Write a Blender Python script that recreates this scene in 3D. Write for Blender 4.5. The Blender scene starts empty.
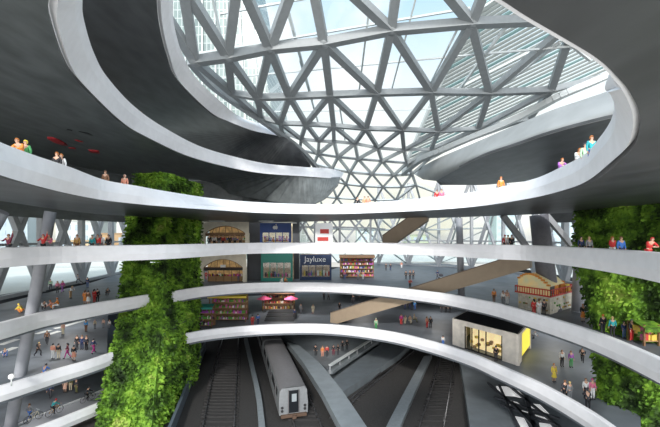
import bpy, bmesh, math, random
from mathutils import Vector, Matrix, noise
random.seed(7)
C = bpy.context.scene.collection
F = 360.0; CX = 330.0; HY = 237.0
# ---------------------------------------------------------------- camera, sky, sun, exposure
cam_d = bpy.data.cameras.new('camera'); cam = bpy.data.objects.new('camera', cam_d); C.objects.link(cam)
cam_d.sensor_width = 36; cam_d.lens = 36*F/660.0; cam_d.shift_y = (HY-213.5)/660.0
cam_d.clip_start = 0.05; cam_d.clip_end = 3000
cam.rotation_euler = (math.pi/2, 0, 0)
bpy.context.scene.camera = cam
vs = bpy.context.scene.view_settings
vs.view_transform = 'Standard'; vs.look = 'None'; vs.gamma = 1.0; vs.exposure = 0.12
vs.use_curve_mapping = False
world = bpy.data.worlds.new('sky'); bpy.context.scene.world = world; world.use_nodes = True
nt = world.node_tree; nt.nodes.clear()
wo = nt.nodes.new('ShaderNodeOutputWorld'); bg = nt.nodes.new('ShaderNodeBackground')
tc = nt.nodes.new('ShaderNodeTexCoord'); sp = nt.nodes.new('ShaderNodeSeparateXYZ')
rp = nt.nodes.new('ShaderNodeValToRGB')
for _ in range(3): rp.color_ramp.elements.new(0.5)
for e, (p, c) in zip(rp.color_ramp.elements, [(0.0,(0.62,0.62,0.58)),(0.02,(0.86,0.83,0.68)),(0.13,(0.93,0.92,0.80)),(0.40,(0.80,0.92,1.0)),(0.6,(0.42,0.70,0.92))]):
    e.position = p; e.color = (*c, 1)
nz = nt.nodes.new('ShaderNodeTexNoise'); nz.inputs['Scale'].default_value = 3.2; nz.inputs['Detail'].default_value = 6
cr = nt.nodes.new('ShaderNodeValToRGB'); cr.color_ramp.elements[0].position = 0.48; cr.color_ramp.elements[1].position = 0.66
mx = nt.nodes.new('ShaderNodeMixRGB'); mx.inputs[2].default_value = (1,1,1,1)
L = nt.links.new
L(tc.outputs['Generated'], sp.inputs[0]); L(sp.outputs['Z'], rp.inputs[0]); L(tc.outputs['Generated'], nz.inputs['Vector'])
L(nz.outputs['Fac'], cr.inputs[0]); L(cr.outputs[0], mx.inputs[0]); L(rp.outputs[0], mx.inputs[1])
L(mx.outputs[0], bg.inputs[0]); bg.inputs[1].default_value = 1.15
SUN_DIR = Vector((0.10, 0.86, -0.50)).normalized()
vm = nt.nodes.new('ShaderNodeVectorMath'); vm.operation = 'DOT_PRODUCT'; vm.inputs[1].default_value = (-SUN_DIR)   # bright haze around the sun
pw = nt.nodes.new('ShaderNodeMath'); pw.operation = 'POWER'; pw.inputs[1].default_value = 2.5
cl = nt.nodes.new('ShaderNodeMath'); cl.operation = 'MAXIMUM'; cl.inputs[1].default_value = 0.0
ml = nt.nodes.new('ShaderNodeMath'); ml.operation = 'MULTIPLY'; ml.inputs[1].default_value = 1.9
b2 = nt.nodes.new('ShaderNodeBackground'); b2.inputs[0].default_value = (0.97,0.97,1.0,1); ad = nt.nodes.new('ShaderNodeAddShader')
L(tc.outputs['Generated'], vm.inputs[0]); L(vm.outputs['Value'], cl.inputs[0]); L(cl.outputs[0], pw.inputs[0]); L(pw.outputs[0], ml.inputs[0]); L(ml.outputs[0], b2.inputs[1])
L(bg.outputs[0], ad.inputs[0]); L(b2.outputs[0], ad.inputs[1]); L(ad.outputs[0], wo.inputs[0])
sun_d = bpy.data.lights.new('sun', 'SUN'); sun = bpy.data.objects.new('sun', sun_d); C.objects.link(sun)
sun_d.energy = 2.6; sun_d.angle = math.radians(5); sun_d.color = (1.0, 0.97, 0.92)
sun.rotation_euler = SUN_DIR.to_track_quat('-Z', 'Y').to_euler()

# ---------------------------------------------------------------- helpers
def P(px, py, z):
    Y = z*F/(HY-py); return Vector(((px-CX)/F*Y, Y, z))
def D(px, py, Y): return Vector(((px-CX)/F*Y, Y, (HY-py)/F*Y))

def mat(name, col, rough=0.6, metal=0.0, var=0.0, scale=4.0, bump=0.0, emit=None, es=0.0, col2=None, stretch=None, spec=0.5):
    m = bpy.data.materials.new(name); m.use_nodes = True
    n = m.node_tree; b = n.nodes['Principled BSDF']
    b.inputs['Base Color'].default_value = (*col, 1); b.inputs['Roughness'].default_value = rough
    b.inputs['Metallic'].default_value = metal; b.inputs['Specular IOR Level'].default_value = spec
    if var or col2 or bump:
        t = n.nodes.new('ShaderNodeTexCoord'); x = n.nodes.new('ShaderNodeTexNoise')
        x.inputs['Scale'].default_value = scale; x.inputs['Detail'].default_value = 5
        src = t.outputs['Object']
        if stretch:
            mp = n.nodes.new('ShaderNodeMapping'); mp.inputs['Scale'].default_value = stretch
            n.links.new(src, mp.inputs[0]); src = mp.outputs[0]
        n.links.new(src, x.inputs['Vector'])
        if var or col2:
            r = n.nodes.new('ShaderNodeValToRGB'); r.color_ramp.elements[0].position = 0.35; r.color_ramp.elements[1].position = 0.65
            c2 = col2 or tuple(min(1, c*(1+var)) for c in col)
            c1 = col if col2 else tuple(c*(1-var) for c in col)
            r.color_ramp.elements[0].color = (*c1, 1); r.color_ramp.elements[1].color = (*c2, 1)
            n.links.new(x.outputs['Fac'], r.inputs[0]); n.links.new(r.outputs[0], b.inputs['Base Color'])
        if bump:
            bp = n.nodes.new('ShaderNodeBump'); bp.inputs['Strength'].default_value = bump
            n.links.new(x.outputs['Fac'], bp.inputs['Height']); n.links.new(bp.outputs[0], b.inputs['Normal'])
    if emit:
        b.inputs['Emission Color'].default_value = (*emit, 1); b.inputs['Emission Strength'].default_value = es
    return m

M = {}
M['white'] = mat('white_plaster', (0.80,0.80,0.83), 0.5, var=0.03, scale=1.5)
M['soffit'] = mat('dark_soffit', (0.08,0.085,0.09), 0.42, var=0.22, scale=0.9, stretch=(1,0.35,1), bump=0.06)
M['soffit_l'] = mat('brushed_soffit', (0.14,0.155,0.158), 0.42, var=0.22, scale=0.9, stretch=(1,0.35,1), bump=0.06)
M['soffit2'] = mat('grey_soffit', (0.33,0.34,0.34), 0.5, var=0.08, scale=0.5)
M['floor'] = mat('dark_floor', (0.12,0.135,0.155), 0.55, var=0.15, scale=0.6)
M['floor_d'] = mat('blue_grey_floor', (0.15,0.17,0.195), 0.5, var=0.12, scale=0.5)
M['steel'] = mat('painted_steel', (0.26,0.28,0.29), 0.5, var=0.05, scale=2)
M['steel_l'] = mat('light_steel', (0.55,0.58,0.58), 0.5)
M['steel_d'] = mat('shaded_steel_paint', (0.36,0.37,0.39), 0.5, var=0.05, scale=2)  # mid grey paint for frames, struts and steps
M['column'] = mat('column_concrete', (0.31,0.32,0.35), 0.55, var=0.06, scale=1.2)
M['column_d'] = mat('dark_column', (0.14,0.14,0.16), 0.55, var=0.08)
M['pale_ground'] = mat('pale_paving', (0.62,0.62,0.58), 0.8, var=0.06, scale=0.1)
M['ballast'] = mat('track_ballast', (0.035,0.033,0.032), 0.9, var=0.35, scale=14, bump=0.3)
M['rail'] = mat('rail_steel', (0.2,0.2,0.21), 0.35, 0.8)
M['sleeper'] = mat('sleeper', (0.032,0.03,0.03), 0.9, var=0.2)
M['platform'] = mat('platform_concrete', (0.13,0.15,0.165), 0.6, var=0.1, scale=0.8)
M['brown'] = mat('brown_cladding', (0.36,0.28,0.20), 0.6, var=0.05, scale=1)
M['brown_d'] = mat('dark_brown_cladding', (0.20,0.15,0.11), 0.6)
M['black'] = mat('black', (0.02,0.02,0.022), 0.5)
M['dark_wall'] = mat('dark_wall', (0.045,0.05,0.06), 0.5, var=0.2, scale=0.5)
M['cream'] = mat('cream_stone', (0.78,0.72,0.60), 0.7, var=0.1, scale=1)
M['travertine'] = mat('travertine', (0.78,0.72,0.64), 0.7, var=0.12, scale=1.2)

def gmat():
    m = bpy.data.materials.new('glass'); m.use_nodes = True; n = m.node_tree; n.nodes.clear()
    o = n.nodes.new('ShaderNodeOutputMaterial'); a = n.nodes.new('ShaderNodeBsdfTransparent'); g = n.nodes.new('ShaderNodeBsdfGlossy')
    a.inputs[0].default_value = (0.95,0.97,0.97,1); g.inputs['Roughness'].default_value = 0.05
    x = n.nodes.new('ShaderNodeMixShader'); x.inputs[0].default_value = 0.05
    n.links.new(a.outputs[0], x.inputs[1]); n.links.new(g.outputs[0], x.inputs[2]); n.links.new(x.outputs[0], o.inputs[0])
    return m
M['glass'] = gmat()

def tag(o, label=None, cat=None, group=None, kind=None):
    if label: o['label'] = label
    if cat: o['category'] = cat
    if group: o['group'] = group
    if kind: o['kind'] = kind
    return o
def empty(name, loc=(0,0,0), rz=0.0, label=None, cat=None, group=None):
    o = bpy.data.objects.new(name, None); C.objects.link(o); o.location = loc; o.rotation_euler = (0,0,rz)
    o.empty_display_size = 0.3
    return tag(o, label, cat, group)
def build(name, bm, m, parent=None, smooth=False, recalc=True):
    if recalc: bmesh.ops.recalc_face_normals(bm, faces=bm.faces)
    me = bpy.data.meshes.new(name); bm.to_mesh(me); bm.free()
    for x in (m if isinstance(m, (list, tuple)) else [m]): me.materials.append(x)
    if smooth:
        for p in me.polygons: p.use_smooth = True
    o = bpy.data.objects.new(name, me); C.objects.link(o)
    if parent: o.parent = parent
    return o
def NB(): return bmesh.new()
def box(bm, c, s, rz=0.0, mi=0, taper=None, rot=None):
    R = rot or Matrix.Rotation(rz, 3, 'Z'); vsx = []
    for dz in (-.5,.5):
        for dy in (-.5,.5):
            for dx in (-.5,.5):
                k = (taper if (taper and dz > 0) else 1)
                vsx.append(bm.verts.new(Vector(c) + R @ Vector((dx*s[0]*k, dy*s[1]*k, dz*s[2]))))
    for f in ((0,1,3,2),(4,6,7,5),(0,4,5,1),(2,3,7,6),(0,2,6,4),(1,5,7,3)):
        fc = bm.faces.new([vsx[i] for i in f]); fc.material_index = mi
def beam(bm, a, b, w, h, up=Vector((0,0,1)), mi=0):
    a = Vector(a); b = Vector(b); d = (b-a); Ln = d.length
    if Ln < 1e-6: return
    d /= Ln; s = d.cross(up)
    if s.length < 1e-4: s = d.cross(Vector((1,0,0)))
    s.normalize(); u = s.cross(d)
    R = Matrix((s, d, u)).transposed()
    box(bm, (a+b)/2, (w, Ln, h), mi=mi, rot=R)
def tube(bm, pts, r, n=8, mi=0, caps=True):
    pts = [Vector(p) for p in pts]; rs = r if isinstance(r, (list,tuple)) else [r]*len(pts); rings = []
    for i, p in enumerate(pts):
        d = (pts[min(i+1,len(pts)-1)] - pts[max(i-1,0)]).normalized()
        s = d.cross(Vector((0,0,1)));
        if s.length < 1e-3: s = d.cross(Vector((1,0,0)))
        s.normalize(); u = s.cross(d)
        rings.append([bm.verts.new(p + (s*math.cos(k*2*math.pi/n) + u*math.sin(k*2*math.pi/n))*rs[i]) for k in range(n)])
    for i in range(len(rings)-1):
        for k in range(n):
            f = bm.faces.new((rings[i][k], rings[i][(k+1)%n], rings[i+1][(k+1)%n], rings[i+1][k])); f.material_index = mi; f.smooth = True
    if caps:
        for rg in (rings[0], rings[-1]):
            f = bm.faces.new(rg); f.material_index = mi
def ball(bm, c, r, seg=8, mi=0, sc=(1,1,1)):
    mtx = Matrix.Translation(c) @ Matrix.Diagonal((sc[0], sc[1], sc[2], 1))
    g = bmesh.ops.create_uvsphere(bm, u_segments=seg, v_segments=max(4,seg*2//3), radius=r, matrix=mtx)
    for v in g['verts']:
        for f in v.link_faces: f.material_index = mi; f.smooth = True
def quad(bm, a, b, c, d, mi=0):
    f = bm.faces.new([bm.verts.new(Vector(p)) for p in (a,b,c,d)]); f.material_index = mi; return f
def prism(bm, pts, z0, z1, mi=0):
    lo = [bm.verts.new((p[0], p[1], z0)) for p in pts]; hi = [bm.verts.new((p[0], p[1], z1)) for p in pts]; n = len(pts)
    bm.faces.new(lo).material_index = mi; bm.faces.new(hi).material_index = mi
    for i in range(n): bm.faces.new((lo[i], lo[(i+1)%n], hi[(i+1)%n], hi[i])).material_index = mi
def catmull(pts, per=8):
    pts = [Vector(p) for p in pts]; out = []
    n = len(pts)
    for i in range(n-1):
        p0 = pts[i-1] if i > 0 else 2*pts[0]-pts[1]; p1 = pts[i]; p2 = pts[i+1]; p3 = pts[i+2] if i+2 < n else 2*pts[-1]-pts[-2]
        for k in range(per):
            t = k/per
            out.append(0.5*((2*p1)+(-p0+p2)*t+(2*p0-5*p1+4*p2-p3)*t*t+(-p0+3*p1-3*p2+p3)*t**3))
    out.append(pts[-1]); return out
def loft(bm, lines, mi=0, smooth=False):
    rows = [[bm.verts.new(p) for p in ln] for ln in lines]
    for a, b in zip(rows, rows[1:]):
        for i in range(len(a)-1):
            f = bm.faces.new((a[i], a[i+1], b[i+1], b[i])); f.material_index = mi; f.smooth = smooth
    return rows
def struct(o, ): o['kind'] = 'structure'; return o
def interp(tr, x):
    if x <= tr[0][0]:
        a, b = tr[0], tr[1]
    elif x >= tr[-1][0]:
        a, b = tr[-2], tr[-1]
    else:
        for a, b in zip(tr, tr[1:]):
            if a[0] <= x <= b[0]: break
    return a[1] + (b[1]-a[1])*(x-a[0])/(b[0]-a[0])

# ================================================================= GROUND AND FLOORS
def smooth_trace(tr, step=6):
    v = catmull([(x, y, 0) for x, y in tr], 6)
    return [(p.x, p.y) for p in v]
B_TOP = smooth_trace([(-70,249.5),(0,247.6),(62,246),(165,244.6),(248,242.8),(330,242.6),(420,243.2),(495,244.6),(533,245.3),(583,247.6),(620,249.8),(660,252.8),(720,258)])
CL_TOP = smooth_trace([(-60,337),(0,323),(45,311.8),(90,304),(120,299),(149,294.4)])
CR_TOP = smooth_trace([(172.5,291.5),(203,286.8),(248,283.4),(290,282.6),(330,283),(380,286.2),(430,291.6),(455,295.2),(495,303),(525,311),(560,321),(590,330.5),(620,342),(660,359.5),(700,379)])
DL_TOP = smooth_trace([(-60,402),(0,386.5),(55,370),(87,361),(113,352.5)])
DR_TOP = smooth_trace([(186,333.7),(205,330.3),(235,327),(277,324.4),(330,324.6),(386,331),(428,340.6),(470,353.4),(495,364),(537,382.5),(579,405.4),(607,424),(640,450)])
EL_TOP = smooth_trace([(-20,448),(16.7,435),(55,421),(75,413),(100,403)])
ZB, ZC, ZD, ZE = -0.66, -6.6, -11.8, -17.0     # top of each parapet
HB, HC, HD = 1.27, 1.32, 1.25
FB, FC, FD, FE = -1.4, -7.9, -13.1, -18.1       # floor levels

def plan(tr, z): return [P(x, y, z) for x, y in tr]
def normals(c, center):
    out = []
    for i, p in enumerate(c):
        d = c[min(i+1,len(c)-1)] - c[max(i-1,0)]; n = Vector((d.y, -d.x, 0)).normalized()
        if n.dot(Vector(center)-p) > 0: n = -n
        out.append(n)
    return out
def parapet(tr, z, h, label, center=(0,24,0), depth=0.45, endcap=True):
    c = plan(tr, z); n = normals(c, center)
    prof = [(0.34,-h+0.02),(0.34,0.0),(0.05,0.0),(0.0,-0.05),(-0.10,-h*0.58),(0.04,-h),(0.34,-h+0.02)]
    bm = NB(); rows = loft(bm, [[Vector((p.x+m.x*o, p.y+m.y*o, z+dz)) for p, m in zip(c, n)] for o, dz in prof])
    for k in (0, -1):
        try: bm.faces.new([r[k] for r in rows[:-1]])
        except Exception: pass
    bmesh.ops.remove_doubles(bm, verts=bm.verts, dist=1e-4)
    o = build('balcony_parapet', bm, M['white']); tag(o, label, 'parapet'); return c, n
cB, nB = parapet(B_TOP, ZB, HB, 'long white parapet sweeping across the whole hall just below eye level')
cCL, nCL = parapet(CL_TOP, ZC, HC, 'white sloping parapet at left with blunt tip against the green tower, upper of three')
cCR, nCR = parapet(CR_TOP, ZC, HC, 'white curved parapet from green tower to lower right, above the cream kiosk')
cDL, nDL = parapet(DL_TOP, ZD, HD, 'white sloping parapet at left below the strolling crowd, ending behind green tower')
cDR, nDR = parapet(DR_TOP, ZD, HD, 'lowest white curved parapet arching over the train and tracks')
cEL, nEL = parapet(EL_TOP, ZE, 1.15, 'lowest short white parapet at bottom left beside the cyclists', center=(0,10,0))

def floor_between(name, tr, z, far, zf, x0, x1, m, th=0.25, off=0.3, step=8):
    bm = NB(); near = []; fr = []
    x = x0
    while x <= x1:
        p = P(x, interp(tr, x), z); p.z = zf; p2 = p + Vector((p.x, p.y, 0)).normalized()*.12 + Vector((p.x, p.y-24, 0)).normalized()*.2
        q = P(x, far(x) if callable(far) else interp(far, x), zf)
        near.append(p2); fr.append(q); x += step
    dn = Vector((0,0,-th))
    rows = loft(bm, [near, fr, [p+dn for p in fr], [p+dn for p in near], near])
    bmesh.ops.remove_doubles(bm, verts=bm.verts, dist=1e-4)
    bmesh.ops.holes_fill(bm, edges=bm.edges, sides=0)
    return struct(build(name, bm, m))
# level B deck (only a strip is needed at the sides, deeper in the middle)
floor_between('floor', B_TOP, ZB, [(x, HY+(y-HY)*1.4/1.93) for x, y in [(-70,260),(0,258),(90,255),(165,253.5),(200,251),(340,250.5),(400,252),(500,255.5),(560,259),(620,262.5),(720,272)]], FB, -70, 714, M['floor'], th=.5)
floor_between('floor', CL_TOP, ZC, [(-60,318),(0,304),(38,294.5),(87,284),(115,275),(180,268)], FC, -60, 148, M['floor'])
floor_between('floor', CR_TOP, ZC, [(160,272),(200,271.5),(330,270.5),(350,263),(400,263),(450,264),(500,269),(560,285),(590,297),(620,306),(700,330)], FC, 176, 696, M['floor'])
floor_between('floor', DL_TOP, ZD, [(-60,345),(0,330),(60,318),(110,305),(120,303)], FD, -60, 112, M['floor_d'])
floor_between('floor', DR_TOP, ZD, [(186,300),(300,293),(450,291),(520,305),(600,322),(640,330)], FD, 190, 638, M['floor_d'])
# undersides / station level
bm = NB(); quad(bm, (-70,20,FE-1), (75,20,FE-1), (75,125,FE-1), (-70,125,FE-1)); struct(build('floor', bm, M['ballast']))
bm = NB()
c = [P(x, y, FE) for x, y in [(-40,330),(60,325),(110,322),(130,345),(100,396),(100,404),(55,421),(16.7,435),(-40,455)]]
prism(bm, [(p.x, p.y) for p in c], FE-1, FE); struct(build('floor', bm, M['floor']))
# grey cycle path ledge along the lowest left parapet
bm = NB(); a = [P(x, y, FE+0.02) for x, y in [(10,428.5),(55,410),(80,400),(103,390.5)]]; b = [P(x, y, FE+0.02) for x, y in [(10,440),(55,423),(80,413),(103,404)]]
loft(bm, [a, b, [p-Vector((0,0,.1)) for p in b], [p-Vector((0,0,.1)) for p in a], a]); struct(build('floor', bm, mat('path_grey', (0.30,0.31,0.34), 0.6)))
bm = NB()
for p, q in zip(a, a[1:]): beam(bm, p+Vector((0,0,.08)), q+Vector((0,0,.08)), 0.14, 0.16)
struct(build('trim_1', bm, M['white']))
# platform island behind the train (people stand on it)
plat = [P(x, y, FE) for x, y in [(278,334),(300,346),(331,372),(378,342),(400,330),(330,318)]]
bm = NB(); prism(bm, [(p.x, p.y) for p in plat], FE-1, FE); struct(build('floor', bm, M['platform']))
plat = [P(x, y, FE) for x, y in [(458,352),(462,372),(470,427),(478,470),(660,520),(640,400),(560,350)]]
bm = NB(); prism(bm, [(p.x, p.y) for p in plat], FE-1, FE); struct(build('floor', bm, M['platform']))
plat = [P(x, y, FE) for x, y in [(331,380),(342,392),(400,354),(410,344),(383,342)]]
bm = NB(); prism(bm, [(p.x, p.y) for p in plat], FE-1, FE-0.02); struct(build('floor', bm, M['platform']))
# wall between the tracks and the green tower, back wall of the station
bm = NB()
w = [P(x, y, FE-1) for x, y in [(160,470),(176,427),(190,390),(199,368),(206,350)]]
loft(bm, [w, [p+Vector((0,0,1.3)) for p in w], [p+Vector((-.3,0,1.3)) for p in w], [p+Vector((-.3,0,0)) for p in w], w]); struct(build('wall_left', bm, mat('blue_grey_wall', (0.10,0.125,0.15), 0.5)))
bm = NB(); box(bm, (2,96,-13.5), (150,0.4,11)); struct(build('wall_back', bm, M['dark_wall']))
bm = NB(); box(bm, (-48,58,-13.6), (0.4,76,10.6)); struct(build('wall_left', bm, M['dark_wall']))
# paving outside
bm = NB()
for q in ([(-400,20),(-45.5,20),(-46.5,112),(-400,400)], [(-400,400),(-46.5,112),(50,118),(400,400)], [(400,400),(50,118),(46,20),(400,20)]):
    quad(bm, *[(x,y,FC-0.15) for x, y in q])
struct(build('floor', bm, M['pale_ground']))
# window light painted as pale strips across the left floor of level D
bm = NB()
for a, b in [((0,345),(18,339)),((0,353),(16,347)),((36,334),(50,330)),((54,328.5),(62,327)),((64,326.3),(90,318.5)),((94,317.5),(112,313.6)),((48,334.5),(60,331))]:
    p = P(*a, FD+0.01); q = P(*b, FD+0.01); d = (q-p).normalized(); s = Vector((-d.y, d.x, 0))*0.45
    quad(bm, p-s, q-s, q+s, p+s)
struct(build('trim_2', bm, mat('pale_strip', (0.75,0.76,0.74), 0.6)))

# ================================================================= UPPER RINGS
CEN = Vector((0,24,0))
def radial(p, d, cen=CEN):
    v = Vector((p.x-cen.x, p.y-cen.y, 0)).normalized(); return p + v*d
def upper(tops, bots, kf, label, cen=CEN, th=0.35):
    t = catmull(tops, 8); b = catmull(bots, 8); n = len(t)
    k = []
    for i, (p, q) in enumerate(zip(t, b)):
        f = kf(i/(n-1)) if callable(kf) else kf
        m = p.lerp(q, f); k.append(radial(m, -0.10 if Vector((q.x,q.y,0)).length > 7.5 else 0.12, cen))
    back = [radial(p, th, cen) for p in t]; bb = [radial(q, th, cen)+Vector((0,0,.35)) for q in b]
    bm = NB(); rows = loft(bm, [back, t, k, b, bb, back])
    bmesh.ops.remove_doubles(bm, verts=bm.verts, dist=1e-4)
    bmesh.ops.holes_fill(bm, edges=bm.edges, sides=0)
    tag(build('balcony_parapet', bm, M['white']), label, 'parapet')
    return t, b
Z1B, Z1T = 2.4, 3.72
prs = [((-110,88),(-110,128)),((-50,119),(-50,157)),((0,142),(0,175)),((33,154.6),(30,184)),((70,167),(68,193.5)),((105,180),(103,200)),((138,186),(137,204)),((165,191),(165,206.5)),((215,198.5),(215,210)),((265,202.5),(265,213)),((330,204.3),(330,214)),((380,201.8),(380,212.6)),((435,197),(435,209.8)),((480,190.7),(480,206)),((530,180),(530,198.3)),((564,165.5),(564,190)),((586,153),(587,181)),((600,137),(611,162)),((610,122),(627,146)),((614,108),(633,121)),((611.5,93),(626,97)),((606,82),(612,77.5))]
t1 = [P(*a, Z1T) for a, b in prs]; b1 = [P(*b, Z1B) for a, b in prs]
for q in [(595,61),(560,40),(525,20),(495,1),(440,-30),(380,-62),(300,-100)]:
    p = P(*q, Z1B); b1.append(p); t1.append(Vector((p.x+0.45, p.y-0.6, Z1T)))
T1, Bt1 = upper(t1, b1, lambda s: 0.56-0.16*min(1,max(0,(s-.45)/.3)), 'big white oval parapet above eye level, curling round at upper right')
# soffit of that balcony
def soffit(name, inner, outer, m, th=0.25, cen=CEN, inset=0.31):
    bm = NB(); up = Vector((0,0,th))
    inner = [radial(p, inset*min(1, max(.1, (Vector((p.x,p.y,0)).length-5)/12)), cen)+Vector((0,0,.02)) for p in inner]
    loft(bm, [inner, outer, [p+up for p in outer], [p+up for p in inner], inner])
    bmesh.ops.remove_doubles(bm, verts=bm.verts, dist=1e-4)
    bmesh.ops.holes_fill(bm, edges=bm.edges, sides=0)
    return struct(build(name, bm, m))
out1 = [(-110,190),(-50,196),(0,201),(30,205.5),(68,211),(103,214.5),(137,216.5),(165,219),(215,222),(265,222.5),(330,221),(380,219),(435,218),(480,216.5),(530,214.5),(564,213),(587,211.5)]
o1 = [P(*q, Z1B) for q in out1]
n_left = len(o1)
rest = [Vector((x,y,Z1B)) for x, y in [(31,30),(27,25),(22,20),(17.5,15.5),(13,11),(10,7.5),(8,4.5),(6,2),(4,0.3),(2,-.6),(.5,-1.0),(-1,-1.2)]]
o1 += rest[:len(b1)-n_left]
S1o = catmull(o1, 8)
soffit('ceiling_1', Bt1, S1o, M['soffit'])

Z2B, Z2T = 10.0, 11.9
prs = [((86,-60),(66,-60)),((83,-25),(60,-28)),((82.5,0),(58,0)),((84,20),(58,23)),((94,53),(71,65)),((108,78),(86,87)),((135,107),(121,121)),((165,128),(145,136)),((202,147),(190,156.7)),((240,158),(235,168.6)),((270,164),(266,173.6)),((305,167),(300,176)),((330,168.5),(326,177.8)),((344,172.5),(341,178.3))]
t2 = [P(*a, Z2T) for a, b in prs]; b2 = [P(*b, Z2B) for a, b in prs]
for i in (-1,-2,-3):  # keep the far tip from running away
    pass
C2 = Vector((10,40,0))
T2, Bt2 = upper(t2, b2, 0.42, 'white parapet of the upper left balcony sweeping down to a blunt tip in the centre', cen=C2)
o2 = []
for i, p in enumerate(b2):
    o2.append(None)
outer2 = [(-70,10),(-70,14),(-70,20),(-70,26),(-70,34),(-68,42),(-64,50),(-58,58),(-50,64),(-42,68),(-30,70),(-16,68),(-6,63),(1.5,57)]
zz = [10]*11+[9.2,7.2,7.0]
o2 = [Vector((x, y, z)) for (x, y), z in zip(outer2, zz)]
o2[-1] = D(338,186,55); o2[-2] = D(320,202,57); o2[-3] = D(290,204,60)
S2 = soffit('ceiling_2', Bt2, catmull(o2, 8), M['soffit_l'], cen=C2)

Z3B, Z3T = 16.8, 18.5
prs = [((172,-50),(158,-50)),((172,-20),(160,-20)),((173,0),(161,0)),((174,24),(163,27)),((182,53),(170,57)),((196,78),(181,83)),((220,101),(211,112.5)),((238,115.6),(229,121.6)),((258,123),(251,130)),((270,128),(264,133)),((277,131),(279,136))]
t3 = [P(*a, Z3T) for a, b in prs]; b3 = [P(*b, Z3B) for a, b in prs]
T3, Bt3 = upper(t3, b3, 0.4, 'highest white parapet at upper left, curving round under the glazed roof', cen=Vector((10,50,0)))
prs3 = b3 + [D(292,142,58), D(303,153,60), D(312,166.5,63)]
o3 = [Vector((-60,14,16.8)),Vector((-60,20,16.8)),Vector((-60,27,16.8)),Vector((-60,34,16.8)),Vector((-58,42,16.8)),Vector((-55,48,16.8)),Vector((-50,53,16.8)),Vector((-44,58,16.8)),Vector((-36,61,16.8)),D(215,157,68),D(240,164,67),D(270,170,65),D(290,172,66),D(306,171,65)]
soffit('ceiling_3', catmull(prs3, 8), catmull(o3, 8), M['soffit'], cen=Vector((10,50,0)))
# right hand upper balcony: pale fascia and dark underside
la = [(640,78),(611,90),(585,99),(555,109),(530,119),(504,130),(474,143),(442,156.5),(425,165),(412,173)]
lb = [(640,112),(607,119),(590,123),(565,129.5),(540,137),(514,146),(485,155.5),(462,166.5),(448,174),(436,181)]
a = [P(*q, 13.2) for q in la]; b = [P(*q, 9.6) for q in lb]
fa = catmull(a, 6); fb = catmull(b, 6)
mid = [p.lerp(q, .55)+Vector((-.25,-.25,-.5)) for p, q in zip(fa, fb)]
bk = [p+Vector((.8,.8,0)) for p in fa]; bb = [p+Vector((.8,.8,0.1)) for p in fb]
bm = NB(); loft(bm, [bk, fa, mid, fb, bb, bk], smooth=True)
tag(build('balcony_fascia', bm, M['soffit2']), 'broad pale grey fascia under the glazed roof at upper right', 'fascia')
ob = [Vector((44,20,9.6)),Vector((44,26,9.6)),Vector((44,32,9.6)),Vector((44,38,9.6)),Vector((43,45,9.6)),Vector((41,52,9.6)),Vector((38,58,9.6)),D(490,184.5,64),D(465,185,64),D(440,185,63)]
soffit('ceiling_4', fb, catmull(ob, 6), M['soffit'], inset=0.0)
# back wall of the dark gallery under it
bm = NB(); wl = [(46,20),(46,40),(43,52),(37,62)]
loft(bm, [[Vector((x,y,2.4)) for x, y in wl], [Vector((x,y,10)) for x, y in wl]]); struct(build('wall_right', bm, M['soffit']))
# left gallery back wall with red lettering-like marks
wl = [(-36,18),(-37,30),(-37,42),(-36,52),(-33,60),(-27,64),(-16,66),(-6,65)]
bm = NB(); loft(bm, [[Vector((x,y,2.4)) for x, y in wl], [Vector((x,y,10)) for x, y in wl]]); struct(build('wall_left', bm, M['soffit_l']))
M['louvre'] = mat('louvre_white', (0.40,0.42,0.41), 0.5)
M['louvre_t'] = mat('louvre_teal', (0.22,0.36,0.36), 0.4)
M['steel_f'] = mat('far_steel', (0.46,0.49,0.495), 0.5)  # far beams painted paler, haze put into the colour
# ================================================================= SKYLIGHT LATTICE
ROWS = [
 (34, [(150,-8),(183,-15),(238,-24),(306,-50),(403,-60),(505,-62),(600,-60)]),
 (41, [(172,66),(195,61),(228,56.8),(270,48.3),(324,43),(391,30),(471.5,23),(575,19)]),
 (50, [(232,93),(257.5,97.4),(289.4,96.5),(330,94.7),(376.6,93),(431,91.5),(489.5,92.5),(551,90),(600,78)]),
 (57, [(261,117.5),(280,123),(306,124),(333.5,125.5),(365.7,128.5),(402,129.3),(438.5,131),(478,128.5),(530,118)]),
 (62, [(283,133),(301,139),(319,141),(334,141.5),(355,143.5),(378,148),(404,150),(431,149),(452,146)]),
 (66, [(300,150),(318,154),(338,157),(358,159),(382,161),(407,163),(428,160)]),
 (71, [(314,164),(332,169),(350,172),(372,174),(394,175),(412,174)]),
 (76, [(330,180),(346,184),(363,186),(383,187),(402,187),(416,185)]),
 (82, [(318,196),(337,198),(356,199),(375,200),(396,200),(420,199),(445,196)]),
 (88, [(300,212),(326,213),(350,214),(375,214),(402,214),(430,214),(462,212),(495,208)]),
 (94, [(310,228),(338,229),(366,230),(394,230),(424,230),(456,229),(490,228)]),
 (100,[(322,244),(352,246),(384,247),(416,247),(450,246),(484,246)]),
 (108,[(338,262.5),(372,263),(406,263),(440,263),(474,263),(508,263)]),
]
N3 = [[D(x, y, Y) for x, y in r] for Y, r in ROWS]
sky = empty('skylight_lattice', (0,60,-7.9), label='vast triangulated grey steel lattice of the glazed roof, funnelling down in the centre', cat='roof lattice')
inv = Matrix.Translation((0,-60,7.9))
def mesh_local(bm):
    bmesh.ops.transform(bm, matrix=inv, verts=bm.verts); return bm
def upvec(i, p):
    t = min(1, max(0, (i-3)/6)); return Vector((0, -t, 1-0.8*t)).normalized()
beams = []
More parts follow.
